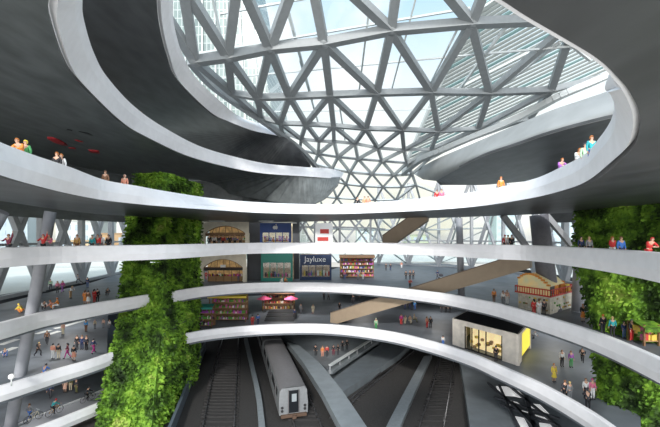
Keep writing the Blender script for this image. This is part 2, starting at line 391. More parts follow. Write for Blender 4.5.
BW = [1.1,1.05,.92,.74,.6,.46,.42,.36,.34,.34,.34,.34,.32]
def link(i, a, j, b, k=1.0): beams.append((N3[i][a], N3[j][b], BW[max(i,j)]*k if i == j else (BW[i]+BW[j])/2*k, max(i,j)))
for i, r in enumerate(N3):
    if i == 0: continue
    for a in range(len(r)-1):
        if i == 1 and a == 0: continue
        link(i, a, i, a+1)
L01 = [(1,1),(1,2),(2,2),(2,3),(3,3),(3,4),(3,5),(4,5),(4,6),(5,6),(5,7),(0,1),(6,7)]
L12 = [(1,0),(2,0),(2,1),(3,1),(3,2),(4,2),(4,3),(4,4),(5,4),(5,5),(6,5),(6,6),(7,6),(7,7)]
L23 = [(0,0),(1,0),(1,1),(2,1),(2,2),(3,2),(3,3),(3,4),(4,4),(4,5),(5,5),(5,6),(6,6),(6,7),(7,7),(7,8)]
L34 = [(0,0),(1,0),(1,1),(2,1),(2,2),(3,2),(3,3),(3,4),(4,4),(4,5),(5,5),(5,6),(6,6),(6,7),(7,7),(7,8),(8,8)]
for i, Ls in ((0,L01),(1,L12),(2,L23),(3,L34)):
    for a, b in Ls: link(i, a, i+1, b, .92)
tris = []
for i in range(4, len(N3)-1):
    A, Bn = N3[i], N3[i+1]
    ia = ib = 0
    link(i, 0, i+1, 0, .9)
    while ia < len(A)-1 or ib < len(Bn)-1:
        if ib == len(Bn)-1 or (ia < len(A)-1 and (A[ia+1]-Bn[ib]).length < (A[ia]-Bn[ib+1]).length): ia += 1
        else: ib += 1
        link(i, ia, i+1, ib, .9)
beams.sort(key=lambda b: b[3])
for k, (a, b, w, i) in enumerate(beams[:98]):
    bm = NB(); beam(bm, a, b, w, w*.85, upvec(i, a)); build('beam', mesh_local(bm), M['steel'], sky)
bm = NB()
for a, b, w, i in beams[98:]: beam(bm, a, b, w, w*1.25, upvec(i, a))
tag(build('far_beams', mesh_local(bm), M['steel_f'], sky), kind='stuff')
bm = NB()
for i, r in enumerate(N3):
    for p in r:
        if i > 0: ball(bm, p, BW[i]*0.72, 8, sc=(1,1,.8))
tag(build('node_joints', mesh_local(bm), M['steel'], sky), kind='stuff')
# glass skin just outside the lattice, with thin glazing bars
def surf(u, v, off=1.0):
    i = min(len(N3)-2, int(v)); t = v-i
    def at(row, u):
        s = u*(len(row)-1); k = min(len(row)-2, int(s)); return row[k].lerp(row[k+1], s-k)
    return at(N3[i], u).lerp(at(N3[i+1], u), t) + upvec(v, None)*off
bm = NB(); loft(bm, [[surf(u/14, v/2, 1.3) for u in range(15)] for v in range(0, 25)]); build('glazing', mesh_local(bm), M['glass'], sky)
def YS(y): return interp([(-70,33),(45,41),(93,50),(126,57),(147,62),(170,70)], y) + 2.2
for a, c, w in [((196,54),(470,8),.2),((205,80),(470,55),.16),((470,55),(600,44),.2),((250,112),(440,109),.14),((220,14),(330,-6),.18),((284,-4),(312,100),.3),((418,-10),(390,96),.16),((462,20),(424,96),.18),((369,10),(359,92),.2),((508,24),(455,95),.3),((560,42),(470,110),.3),((236,60),(262,116),.25),((338,96),(345,140),.2),((212,-5),(224,52),.25),((300,60),(318,122),.22),((540,20),(590,60),.3)]:
    bm = NB(); n = 6; q = [D(a[0]+(c[0]-a[0])*k/n, a[1]+(c[1]-a[1])*k/n, YS(a[1]+(c[1]-a[1])*k/n)) for k in range(n+1)]
    for p1, p2 in zip(q, q[1:]): beam(bm, p1, p2, w, w*1.2)
    build('glazing_bar', mesh_local(bm), M['steel_l'], sky)
# edge girders of the roof opening
def girder(pts, w, label, m='steel_l'):
    bm = NB()
    pts = catmull(pts, 5)
    for a, b in zip(pts, pts[1:]): beam(bm, a, b, w, w*.8)
    tag(build('edge_girder', bm, M[m]), label, 'girder')
girder([D(*q) for q in [(640,60,47),(600,79,48),(560,96,50),(530,112,53),(500,126,55),(470,138,57),(440,151,60),(420,160,64),(404,172,70)]], 1.0, 'pale steel girder along the right edge of the glazed roof')
girder([D(*q) for q in [(190,62,44),(210,84,48),(232,101,52),(262,121,57),(284,137,60),(302,151,63),(318,170,66),(325,186,68)]], .8, 'pale steel girder along the left edge of the glazed roof', 'steel')
# louvred roof beyond the glass at upper right
lv = empty('louvred_canopy', (40,75,30), label='white slatted canopy seen through the roof glass at upper right', cat='canopy')
li = Matrix.Translation((-40,-75,-30))
A0, A1, B0, B1 = D(470,15,75), D(405,165,100), D(650,-105,75), D(700,35,100)
fr = NB()
for (a, b) in ((A0,A1),(B0,B1),(A0,B0),(A1,B1),(A0.lerp(A1,.5),B0.lerp(B1,.5))): beam(fr, a, b, .7, .7)
bmesh.ops.transform(fr, matrix=li, verts=fr.verts); build('frame', fr, M['steel_l'], lv)
for k in range(34):
    t = k/33; a = A0.lerp(A1, t); b = B0.lerp(B1, t)
    bm = NB(); beam(bm, a, b, 1.15, .12, Vector((0,0.3,1)))
    bmesh.ops.transform(bm, matrix=li, verts=bm.verts); build('slat', bm, M['louvre'] if k % 5 else M['louvre_t'], lv)
# glass tower outside at upper left
def tower_mat():
    m = bpy.data.materials.new('tower_facade'); m.use_nodes = True; n = m.node_tree; b = n.nodes['Principled BSDF']
    t = n.nodes.new('ShaderNodeTexCoord'); k = n.nodes.new('ShaderNodeTexBrick'); k.inputs['Scale'].default_value = 1.0
    k.offset = 0; k.inputs['Brick Width'].default_value = 1.5; k.inputs['Row Height'].default_value = 3.0; k.inputs['Mortar Size'].default_value = .17
    k.inputs['Color1'].default_value = (.10,.15,.15,1); k.inputs['Color2'].default_value = (.20,.26,.25,1); k.inputs['Mortar'].default_value = (.36,.40,.39,1)
    mp = n.nodes.new('ShaderNodeMapping'); mp.inputs['Rotation'].default_value = (math.pi/2, 0, 0)
    n.links.new(t.outputs['Object'], mp.inputs[0]); n.links.new(mp.outputs[0], k.inputs['Vector']); n.links.new(k.outputs[0], b.inputs['Base Color'])
    b.inputs['Roughness'].default_value = .25; return m
tw = empty('skyscraper', (-40,130,-8), label='grey-green glass skyscraper outside, seen through roof at upper left', cat='building')
bm = NB(); prism(bm, [(-35,0),(19,0),(22,30),(-35,30)], 0, 120)
for v in bm.verts:
    if v.co.z > 60: v.co.x -= 12 if v.co.x > 0 else 0
    else: v.co.x += 10 if v.co.x > 0 else 0
build('facade', bm, tower_mat(), tw)
for k in range(9):
    bm = NB(); x = -30+k*6
    beam(bm, (x, -.4, 0), (x-(4 if k > 4 else 0)*(k-4)/2, -.4, 120), .5, .5); build('fin', bm, M['steel_l'], tw)

# ================================================================= FACADES
def facade(pts, z0, z1, zc, label, w=.75, posts=True):
    o = pts[0]; root = empty('window_frame_lattice', (o[0], o[1], z0), label=label, cat='facade frame')
    off = Vector((-o[0], -o[1], -z0))
    for a, b in zip(pts, pts[1:]):
        A = Vector((a[0], a[1], 0)); Bv = Vector((b[0], b[1], 0))
        for (p, za, q, zb2) in ((A, z0, Bv, z1), (A, z1, Bv, z0)):
            bm = NB(); beam(bm, p+off+Vector((0,0,za)), q+off+Vector((0,0,zb2)), w, w, Vector((0,1,0.1))); build('brace', bm, M['steel_d'], root)
        if posts:
            bm = NB(); beam(bm, A+off+Vector((0,0,z0)), A+off+Vector((0,0,z1)), w*1.1, w*1.1, Vector((0,1,0))); build('post', bm, M['steel_d'], root)
        bm = NB(); beam(bm, A+off+Vector((0,0,zc)), Bv+off+Vector((0,0,zc)), .35, .35); build('transom', bm, M['steel_d'], root); bm = NB(); beam(bm, A+off+Vector((0,0,z0+.2)), Bv+off+Vector((0,0,z0+.2)), .5, .5); build('transom', bm, M['steel_d'], root)
        bm = NB(); quad(bm, A+off+Vector((0,0,z0)), Bv+off+Vector((0,0,z0)), Bv+off+Vector((0,0,z1)), A+off+Vector((0,0,z1))); build('pane', bm, M['glass'], root)
    return root
facade([(-41,36),(-41.5,44),(-42.5,53),(-43.5,63),(-45,74),(-46,86)], FC, 9.5, -1.0, 'grey crossed steel window frame along the left side, behind the balcony walkers')
facade([(14,104),(22,101),(29,96),(35,89),(39,81),(41,72)], FC, 15, -1.0, 'pale crossed steel window frame at back right of the centre', .6)
facade([(41,72),(40.5,62),(39.5,54)], FC, 9.5, -1.0, 'grey crossed steel window frame behind the striped food stall at right', .8)
facade([(-8,72),(-3,72),(2,74),(9,80),(14,92)], -2.2, 6.5, 2.0, 'dark thin braced window frame beside the blue shop front', .4)
# columns
def column(top, bot, r, label, m='column', group=None):
    bm = NB(); n = 10
    pts = [Vector(top).lerp(Vector(bot), t) for t in (0,.25,.5,.75,1)]
    tube(bm, pts, [r*.95,r,r,r,r*1.02], 20)
    d = (Vector(bot)-Vector(top)).normalized()
    tube(bm, [Vector(bot)-d*.12, Vector(bot)], [r*1.15, r*1.15], 20)
    tag(build('column', bm, M[m]), label, 'column', group)
column((-26.4,34,2.4), (-30.2,34,FE), .5, 'tall leaning grey column at left, passing in front of three floors')
column((-31,34,2.4), (-37,34,FC), .62, 'leaning grey column at the far left edge beside the tall one')
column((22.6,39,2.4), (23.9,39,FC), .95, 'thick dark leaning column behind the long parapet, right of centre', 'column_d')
column((26.6,38,2.4), (26.2,38,FC), .62, 'grey upright column beside the green wall at right')
column((16.5,30+16,2.4), (16.8,46,FC), .42, 'slender grey column behind the middle parapet right of the long escalator')
for a, b, l in (((19.2,40),(22.6,41),'leaning grey strut left of the thick dark column'),((24,40),(28.2,41.5),'leaning grey strut right of the thick dark column'),((28,41),(32,41),'leaning grey strut next to the green wall edge')):
    bm = NB(); beam(bm, (a[0],a[1],2.4), (b[0],b[1],FB), .55, .55, Vector((0,1,0))); beam(bm, (b[0]-.1,b[1],FB+.15),(b[0]+.1+.3,b[1],FB+.15),.9,.3)
    tag(build('strut', bm, M['steel_d']), l, 'strut')

# ================================================================= ESCALATORS
def escalator(a, b, w, label, hgt=1.5):
    a = Vector(a); b = Vector(b); d = (b-a); hd = Vector((d.x, d.y, 0)).normalized(); s = Vector((hd.y, -hd.x, 0))
    root = empty('escalator', a, label=label, cat='escalator'); z = Vector((0,0,1)); dd = d
    O = Vector((0,0,0))
    bm = NB()
    prof = [(-w/2,-.75),(w/2,-.75),(w/2,.1),(-w/2,.1)]
    r0 = [O+s*x+z*y for x, y in prof]; r1 = [dd+s*x+z*y for x, y in prof]
    loft(bm, [r0+[r0[0]], r1+[r1[0]]]); bm.faces.new([bm.verts.new(p) for p in r0]); bm.faces.new([bm.verts.new(p) for p in r1])
    bmesh.ops.remove_doubles(bm, verts=bm.verts, dist=1e-4)
    build('truss_casing', bm, M['brown'], root)
    for sg in (-1, 1):
        bm = NB(); o = s*(sg*(w/2-.06)); loft(bm, [[O+o+z*.1, dd+o+z*.1], [O+o+z*hgt, dd+o+z*hgt], [O+o*.95+z*hgt, dd+o*.95+z*hgt],[O+o*.95+z*.1, dd+o*.95+z*.1],[O+o+z*.1, dd+o+z*.1]]); build('balustrade', bm, M['brown'], root)
        bm = NB(); beam(bm, O+o+z*(hgt+.05), dd+o+z*(hgt+.05), .14, .12); build('handrail', bm, M['brown_d'], root)
    bm = NB(); n = int(d.length/.42)
    for k in range(n):
        t = (k+.5)/n; beam(bm, dd*t-hd*.2+z*.2, dd*t+hd*.2+z*.2, w*.75, .12)
    build('steps', bm, M['steel_d'], root)
    return root
escalator(D(334,319.5,56), D(531,261,40), 2.0, 'long tan escalator climbing diagonally from lower centre up to the right', 1.15)
escalator(D(384,246,47), D(428,215,45), 1.9, 'short tan escalator rising behind the long parapet near the centre', 1.3)
# ================================================================= PLANTED WALLS
def moss_mat():
    m = bpy.data.materials.new('moss_leaves'); m.use_nodes = True; n = m.node_tree; b = n.nodes['Principled BSDF']
    t = n.nodes.new('ShaderNodeTexCoord'); x = n.nodes.new('ShaderNodeTexNoise'); x.inputs['Scale'].default_value = .42; x.inputs['Detail'].default_value = 9; x.inputs['Roughness'].default_value = .68
    r = n.nodes.new('ShaderNodeValToRGB'); els = r.color_ramp.elements
    for _ in range(3): els.new(.5)
    for e, (p, c) in zip(els, [(.36,(.014,.026,.01)),(.44,(.05,.10,.02)),(.50,(.125,.26,.03)),(.58,(.24,.42,.045)),(.70,(.42,.43,.14))]): e.position = p; e.color = (*c,1)
    n.links.new(t.outputs['Object'], x.inputs['Vector']); n.links.new(x.outputs['Fac'], r.inputs[0]); n.links.new(r.outputs[0], b.inputs['Base Color'])
    b.inputs['Roughness'].default_value = .75; b.inputs['Specular IOR Level'].default_value = .2; return m
M['moss'] = moss_mat()
def leafy(root, faces, n, size, seed=1):
    """faces: list of (a,b,c,d) quads; a relief surface plus many small leaves"""
    rnd = random.Random(seed); bm = NB(); lf = NB()
    for (a, b, c, d, cnt) in faces:
        nrm = (b-a).cross(d-a).normalized(); nu = max(4, int((b-a).length/.35)); nv = max(4, int((d-a).length/.35))
        nu = min(nu, 60); nv = min(nv, 90)
        def pt(u, v):
            p = a.lerp(b, u).lerp(d.lerp(c, u), v); h = noise.noise(p*.55)*.6 + noise.noise(p*1.7)*.3
            e = min(1, min(u, 1-u)*5)
            return p + nrm*(h*e + .1*e)
        rows = [[bm.verts.new(pt(i/nu, j/nv)) for i in range(nu+1)] for j in range(nv+1)]
        for j in range(nv):
            for i in range(nu): bm.faces.new((rows[j][i], rows[j][i+1], rows[j+1][i+1], rows[j+1][i])).smooth = True
        for _ in range(cnt):
            p = pt(rnd.random(), rnd.random()) + nrm*rnd.uniform(0,.22)
            ax = (nrm*rnd.uniform(.3,1) + Vector((rnd.uniform(-.6,.6), rnd.uniform(-.6,.6), rnd.uniform(-1.2,.1)))).normalized()
            sd = ax.cross(Vector((rnd.uniform(-1,1), rnd.uniform(-1,1), rnd.uniform(-1,1)))).normalized(); s = size*rnd.uniform(.5,1.3)
            v = [p-sd*s*.1, p+ax*s*.5-sd*s*.32, p+ax*s, p+ax*s*.5+sd*s*.32]
            lf.faces.new([lf.verts.new(q) for q in v])
    build('moss_backing', bm, M['moss'], root, recalc=False)
    tag(build('leaves', lf, M['moss'], root, recalc=False), kind='stuff')
# (z, Y front, px left edge, px corner, Y corner, px right edge, Y right)
TW = [(7.8,44,138,166,43.5,201,53),(2,44,127,166,43,201,53),(-3,42.5,124,165,42,200,53),(-7.6,42.3,120,163,41.6,200,52),(-10.5,38.2,116,160,38,199.5,51),(-13.5,36.5,108,157,36.4,199,50.5),(-19.1,34,93,150,33.5,197,50)]
def wp(px, Y, z): return Vector(((px-CX)/F*Y, Y, z))
gw = empty('green_tower', (-20,42,-19.1), label='tall leaning pillar clad in bright green moss and leaves, left of centre', cat='green wall')
tf = []; off = -Vector((-20,42,-19.1))
for r0, r1 in zip(TW, TW[1:]):
    l0, c0, e0 = wp(r0[2], r0[1], r0[0])+off, wp(r0[3], r0[4], r0[0])+off, wp(r0[5], r0[6], r0[0])+off
    l1, c1, e1 = wp(r1[2], r1[1], r1[0])+off, wp(r1[3], r1[4], r1[0])+off, wp(r1[5], r1[6], r1[0])+off
    k = (r0[0]-r1[0])
    tf.append((l1, c1, c0, l0, int(k*260))); tf.append((c1, e1, e0, c0, int(k*260)))
    bl0, bl1 = l0+Vector((-1.5,8,0)), l1+Vector((-1.5,8,0)); tf.append((bl1, l1, l0, bl0, int(k*80)))
leafy(gw, tf, 0, .42, 3)
gr = empty('green_wall', (22.5,26,-16), label='big green moss wall hanging at the far right behind the parapets', cat='green wall')
off = -Vector((22.5,26,-16))
RW = [(3.2,33.2,575,24,16),(-2.2,32.6,576,25.5,16),(-7.8,31.0,593,27.6,16),(-12,29.6,597,25,16),(-17,27.6,606,23.5,16)]
rf = []
for r0, r1 in zip(RW, RW[1:]):
    e0 = wp(r0[2], r0[1], r0[0])+off; e1 = wp(r1[2], r1[1], r1[0])+off
    n0 = Vector((r0[3]+1.2,r0[4],r0[0]))+off; n1 = Vector((r1[3]+1.2,r1[4],r1[0]))+off; k = r0[0]-r1[0]
    rf.append((e1, n1, n0, e0, int(k*420)))
    b0, b1_ = e0+Vector((3,1.5,0)), e1+Vector((3,1.5,0)); rf.append((b1_, e1, e0, b0, int(k*90)))
leafy(gr, rf, 0, .36, 5)

# ================================================================= TRACKS AND TRAIN
def pl(z, *pts): return [P(x, y, z) for x, y in pts]
ZT = FE-1
def track(name_pts_l, name_pts_r, label):
    l = catmull(pl(ZT, *name_pts_l), 6); r = catmull(pl(ZT, *name_pts_r), 6)
    root = empty('railway_track', l[0], label=label, cat='railway track'); o = -l[0]
    for q in (l, r):
        bm = NB()
        for a, b in zip(q, q[1:]): beam(bm, a+o+Vector((0,0,.22)), b+o+Vector((0,0,.22)), .1, .16)
        build('rail', bm, M['rail'], root)
    bm = NB(); L_ = [p+o for p in l]; R_ = [p+o for p in r]
    for k in range(len(L_)-1):
        seg = max(1, int((L_[k+1]-L_[k]).length/.75))
        for j in range(seg):
            a = L_[k].lerp(L_[k+1], j/seg); b = R_[k].lerp(R_[k+1], j/seg); e = (b-a).normalized()*.4
            beam(bm, a-e+Vector((0,0,.06)), b+e+Vector((0,0,.06)), .28, .14)
    tag(build('sleepers', bm, M['sleeper'], root), kind='stuff')
track([(224,335),(214,372),(203,427),(190,480)], [(238.5,335),(237,372),(234,427),(231,480)], 'left railway track beside the blue-grey wall')
track([(262,335),(277,372),(292,420),(300,450)], [(279,335),(297,372),(318,420),(330,450)], 'railway track running under the silver train')
track([(398,356),(372,382),(352,400),(330,420)], [(414,352),(390,372),(357,400),(335,427)], 'curving railway track just right of the diagonal white beam')
track([(444,345),(432,390),(420,427),(410,460)], [(455,347),(450,390),(444,427),(440,460)], 'railway track right of centre between two pale strips')
track([(470,365),(482,395),(492,427),(500,460)], [(480,360),(497,395),(510,427),(520,460)], 'railway track at lower right beside the shadow lattice')
def strip(l, r, z, label, m, th=.5):
    a = catmull(pl(z, *l), 5); b = catmull(pl(z, *r), 5); bm = NB(); dn = Vector((0,0,-th))
    loft(bm, [a, b, [p+dn for p in b], [p+dn for p in a], a]); bmesh.ops.remove_doubles(bm, verts=bm.verts, dist=1e-4); bmesh.ops.holes_fill(bm, edges=bm.edges, sides=0)
    return tag(build('concrete_kerb', bm, m), label, 'kerb')
M['kerb'] = mat('kerb_concrete', (0.20,0.225,0.24), .6, var=.08)
strip([(244,338),(250,365),(256,395),(259,430),(262,470)], [(247.5,338),(254,365),(261,395),(265.5,430),(269,470)], ZT+.5, 'pale kerb strip between the left track and the train', M['kerb'])
strip([(424,356),(408,385),(386,427),(372,460)], [(432,355),(418,385),(400,427),(388,460)], ZT+.5, 'pale kerb strip between the two tracks right of centre', M['kerb'])
M['train'] = mat('train_silver', (0.24,0.25,0.26), .45, .25, var=.06)
M['train_roof'] = mat('train_roof', (0.15,0.145,0.15), .6, var=.06)
M['tglass'] = mat('train_glass', (0.015,0.017,0.02), .12)
def train(front, heading, n=2):
    root = empty('train', front, label='silver commuter train with grey roof leaving under the lowest parapet', cat='train')
    root.rotation_euler = (0,0,math.atan2(heading[1], heading[0])-math.pi/2)
    w, h, Ln = 3.0, 3.1, 18.0
    for c in range(n):
        y0 = c*(Ln+.5); bm = NB()
        prof = [(-w/2,.5),(-w/2-.03,1.6),(-w/2+.06,2.9),(-w/2+.28,3.25),(w/2-.28,3.25),(w/2-.06,2.9),(w/2+.03,1.6),(w/2,.5)]
        a = [Vector((x, y0+(.0 if z < 2 else .12), z)) for x, z in prof]; b = [Vector((x, y0+Ln, z)) for x, z in prof]
        loft(bm, [a+[a[0]], b+[b[0]]]); bm.faces.new([bm.verts.new(p) for p in a]); bm.faces.new([bm.verts.new(p) for p in b]); bmesh.ops.remove_doubles(bm, verts=bm.verts, dist=1e-4)
        body = build('car_body', bm, M['train'], root)
        bm = NB(); pr = [(-w/2+.07,2.95),(-w/2+.28,3.28),(0,3.36),(w/2-.28,3.28),(w/2-.07,2.95)]
        loft(bm, [[Vector((x, y0+.1, z)) for x, z in pr], [Vector((x, y0+Ln-.1, z)) for x, z in pr]], smooth=True); build('roof', bm, M['train_roof'], root)
        for s in (-1,1):
            for y, l in ((1.6,1.0),(4.2,2.6),(9.8,2.6),(14.6,2.2)):
                bm = NB(); box(bm, (s*(w/2+.0), y0+y+l/2, 2.2), (.06, l, .8)); build('window', bm, M['tglass'], root)
            for y in (3.1,7.6,13.0):
                bm = NB(); box(bm, (s*(w/2+.01), y0+y+.4, 1.75), (.06, .95, 2.1)); d = build('door', bm, M['tglass'] if False else M['train_roof'], root)
                bm = NB(); box(bm, (s*(w/2+.045), y0+y+.4, 2.2), (.03, .5, .7)); build('door_pane', bm, M['tglass'], d)
        for y in (3,15):
            bm = NB(); box(bm, (0, y0+y, .42), (2.2,2.6,.35))
            for dx in (-.75,.75):
                for dy in (-.8,.8): tube(bm, [(dx-.06,y0+y+dy,.38),(dx+.06,y0+y+dy,.38)], .38, 12)
            build('bogie', bm, M['black'], root)
    bm = NB(); box(bm, (0,-.03,1.85), (1.0,.08,2.3)); d = build('end_door', bm, M['tglass'], root)
    bm = NB(); box(bm, (.05,-.08,2.25), (.5,.04,.8)); build('door_pane', bm, mat('grey_pane', (.3,.33,.35), .2), d)
    for s in (-1,1):
        bm = NB(); box(bm, (s*.56,-.05,1.85), (.08,.12,2.4)); build('door_post', bm, M['train_roof'], root)
        bm = NB(); tube(bm, [(s*1.2,-.06,.95),(s*1.2,.02,.95)], .14, 12); tube(bm, [(s*1.2,-.06,1.3),(s*1.2,.02,1.3)], .14, 12); build('tail_light', bm, M['black'], root)
    bm = NB(); box(bm, (0,-.1,.45), (2.7,.35,.3)); box(bm, (0,-.3,.4), (.4,.5,.3)); build('coupler', bm, mat('rusty_steel', (.10,.06,.04), .8), root)
    return root
train((-3.8,37.6,ZT+.1), (-.27,.962))
# slanting concrete beam across the lower centre, glass-sided stair beside the platform
def ribbon(l, r, zs, th, label, name, m, cat):
    a = [P(x, y, z) for (x, y), z in zip(l, zs)]; b = [P(x, y, z) for (x, y), z in zip(r, zs)]; bm = NB(); dn = Vector((0,0,-th))
    loft(bm, [a, b, [p+dn for p in b], [p+dn for p in a], a]); bmesh.ops.remove_doubles(bm, verts=bm.verts, dist=1e-4); bmesh.ops.holes_fill(bm, edges=bm.edges, sides=0)
    return tag(build(name, bm, m), label, cat)
M['pale_beam'] = mat('pale_concrete', (0.20,0.225,0.24), .5, var=.1, scale=.8)
ribbon([(287,342),(303,362),(321,390),(341,427),(362,470)], [(299,345),(321,364),(342,390),(367,427),(396,470)], [-16.3]*5, .8, 'wide pale concrete beam slanting across the lower centre right of the train', 'concrete_beam', M['pale_beam'], 'beam')
st = empty('glass_balustrade', P(330,372,FE), label='low glazed balustrade with bright top rail beside the lower platform', cat='balustrade')
o = -P(330,372,FE); a, b = P(330,374,FE), P(378,342,FE)
bm = NB(); quad(bm, a+o, b+o, b+o+Vector((0,0,1.1)), a+o+Vector((0,0,1.1))); build('glass_panel', bm, M['glass'], st)
bm = NB(); beam(bm, a+o+Vector((0,0,1.15)), b+o+Vector((0,0,1.15)), .5, .12); build('top_rail', bm, M['steel_l'], st)
bm = NB(); beam(bm, a+o+Vector((0,0,.2)), b+o+Vector((0,0,.2)), .7, .4); build('plinth', bm, M['pale_beam'], st)
for k in range(7):
    bm = NB(); p = a.lerp(b, k/6)+o; beam(bm, p, p+Vector((0,0,1.1)), .12, .12); build('post', bm, M['steel_d'], st)
# lattice frame over glowing panels that stand for sunlit floor patches at lower right
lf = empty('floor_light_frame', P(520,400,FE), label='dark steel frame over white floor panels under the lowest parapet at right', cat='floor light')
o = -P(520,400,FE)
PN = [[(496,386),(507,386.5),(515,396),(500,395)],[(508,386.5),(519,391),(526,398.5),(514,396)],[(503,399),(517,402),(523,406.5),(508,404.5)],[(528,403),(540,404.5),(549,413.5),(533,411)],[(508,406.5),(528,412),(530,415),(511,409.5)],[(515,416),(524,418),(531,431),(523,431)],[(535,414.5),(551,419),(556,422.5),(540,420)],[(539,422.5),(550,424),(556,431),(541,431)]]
M['pale_panel'] = mat('white_panel', (0.85,0.86,0.85), .4, emit=(1,1,1), es=.35)  # emission stands in for sunlight falling on the floor
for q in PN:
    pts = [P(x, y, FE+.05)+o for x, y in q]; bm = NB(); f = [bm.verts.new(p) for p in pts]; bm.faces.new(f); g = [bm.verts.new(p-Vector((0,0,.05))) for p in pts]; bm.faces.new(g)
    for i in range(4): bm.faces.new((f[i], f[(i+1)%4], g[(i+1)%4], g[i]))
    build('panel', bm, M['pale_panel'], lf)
for a, b, w in [((488,383),(548,436),.28),((507,384),(565,432),.28),((494,397),(560,419),.22),((500,404.5),(560,426),.2),((526,396),(538,442),.4),((499,385),(524,440),.25),((512,402),(545,440),.2)]:
    bm = NB(); beam(bm, P(*a, FE+.2)+o, P(*b, FE+.2)+o, w, .2); build('bar', bm, M['dark_wall'], lf)

# ================================================================= SHOPS
M['warm'] = mat('lit_interior', (0.5,0.33,0.15), .6, var=.5, scale=1.3, emit=(1,.62,.25), es=.14)
M['warm_w'] = mat('lit_shop_back', (0.7,0.6,0.4), .6, var=.3, scale=1.5, emit=(1,.85,.55), es=.22)
M['teal'] = mat('teal_paint', (0.03,0.25,0.20), .5)
M['blue'] = mat('blue_paint', (0.03,0.08,0.30), .5)
M['navy'] = mat('navy_paint', (0.015,0.035,0.10), .5, var=.2)
M['signw'] = mat('sign_white', (0.85,0.85,0.85), .5)
M['red'] = mat('red_paint', (0.55,0.04,0.03), .5); M['pinkp'] = mat('pink_cloth', (0.65,0.10,0.22), .7)
M['orange'] = mat('orange_paint', (0.75,0.30,0.05), .6); M['yellow'] = mat('yellow_paint', (0.8,0.62,0.08), .6)
M['wood'] = mat('wood', (0.22,0.12,0.06), .6, var=.2, scale=3)
GC = [mat('goods_%s' % n, c, .7) for n, c in (('red',(.5,.06,.05)),('green',(.12,.35,.06)),('white',(.75,.72,.68)),('pink',(.65,.15,.35)),('tan',(.4,.25,.12)),('blue',(.08,.12,.4)),('purple',(.4,.1,.5)),('yellow',(.75,.55,.1)),('dark',(.05,.03,.04)))]
def goods(bm, x0, x1, y, z, hs, rnd, dx=.28, pool=range(9)):
    x = x0
    while x < x1:
        w = rnd.uniform(.12,dx); h = rnd.uniform(.4,1)*hs; box(bm, (x+w/2, y+rnd.uniform(-.05,.1), z+h/2), (w*.85, .25, h), mi=rnd.choice(list(pool))); x += w
def lettering(txt, size, loc, parent, m, name='lettering'):
    cu = bpy.data.curves.new('txt', 'FONT'); cu.body = txt; cu.size = size; cu.extrude = .03; cu.align_x = 'CENTER'; cu.align_y = 'CENTER'
    t = bpy.data.objects.new('txt', cu); C.objects.link(t); bpy.context.view_layer.update()
    me = bpy.data.meshes.new_from_object(t); bpy.data.objects.remove(t); me.materials.clear(); me.materials.append(m)
    o = bpy.data.objects.new(name, me); C.objects.link(o); o.parent = parent; o.location = loc; o.rotation_euler = (math.pi/2,0,0); return o
def arch_shop(px0, px1, ytop, Y, zf, label, sign):
    x0, x1 = (px0-CX)/F*Y, (px1-CX)/F*Y; H = (HY-ytop)/F*Y - zf; W = x1-x0
    root = empty('shop_front', ((x0+x1)/2, Y, zf), label=label, cat='shop front')
    aw = W*.42; spr = H*.52; rise = H*.30; n = 20
    arc = [Vector((-aw+2*aw*i/n, 0, spr+rise*math.sin(math.pi*i/n)**.8)) for i in range(n+1)]
    bm = NB(); top = [Vector((-W/2+W*i/n, 0, H)) for i in range(n+1)]
    back = Vector((0,.5,0)); loft(bm, [top, arc, [p+back for p in arc]]); loft(bm, [top, [p+back for p in top]])
    for s in (-1,1): box(bm, (s*(W/2+aw)/2, .25, spr/2+.0), (W/2-aw, .5, spr)); quad(bm, (s*W/2,0,spr),(s*aw,0,spr),(s*aw,.5,spr),(s*W/2,.5,spr))
    quad(bm, (-W/2,0,spr),(-aw,0,spr),(-aw,0,spr+.01),(-W/2,0,H)); quad(bm, (W/2,0,spr),(aw,0,spr),(aw,0,spr+.01),(W/2,0,H))
    for s in (-1,1):
        for k in range(3): box(bm, (s*(W/2-.35), -.08, .3+k*spr*.33), (.7,.2,.12))
    build('stone_wall', bm, M['cream'], root)
    bm = NB(); quad(bm, (-aw,2.2,0),(aw,2.2,0),(aw,2.2,H*.9),(-aw,2.2,H*.9)); build('lit_interior', bm, M['warm'], root)
    bm = NB()
    for k in range(1,6): x = -aw+2*aw*k/6; beam(bm, (x,.3,spr*.98),(x*.9,.3,spr+rise*math.sin(math.pi*k/6)**.8),.08,.08)
    a2 = [p*1.0+Vector((0,.3,0)) for p in arc]
    for p, q in zip(a2, a2[1:]): beam(bm, p, q, .22, .22, Vector((0,1,0)))
    box(bm, (0,.3,spr), (2*aw,.14,.16)); build('arched_window_frame', bm, M['wood'], root)
    bm = NB(); box(bm, (0,.22,spr-.3), (2*aw*.98,.2,.42)); build('fascia_board', bm, M['wood'] if not sign else M['black'], root)
    if sign: bm = NB(); box(bm, (0,-.02,spr+.25), (.9,.08,.45)); build('sign_panel', bm, M['signw'], root)
    for k in range(5):
        bm = NB(); x = -aw+2*aw*(k+.5)/5; box(bm, (x,.5,(spr-.5)*.5), (.1,.1,spr-.5)); build('mullion', bm, M['wood'], root)
    rnd = random.Random(int(px0)); bm = NB(); goods(bm, -aw*.9, aw*.9, 1.4, .9, .5, rnd); box(bm, (0,1.4,.45), (2*aw*.9,.5,.9), mi=4)
    tag(bm and build('counter_display', bm, GC, root), kind='stuff')
    return root
arch_shop(201,249,221.3,57,FB,'cream arched shop front with lit bay on upper deck, right of green tower', False)
arch_shop(199.5,246.5,254,63,FC,'cream arched shop front with lit counter one floor below the other arched shop', True)
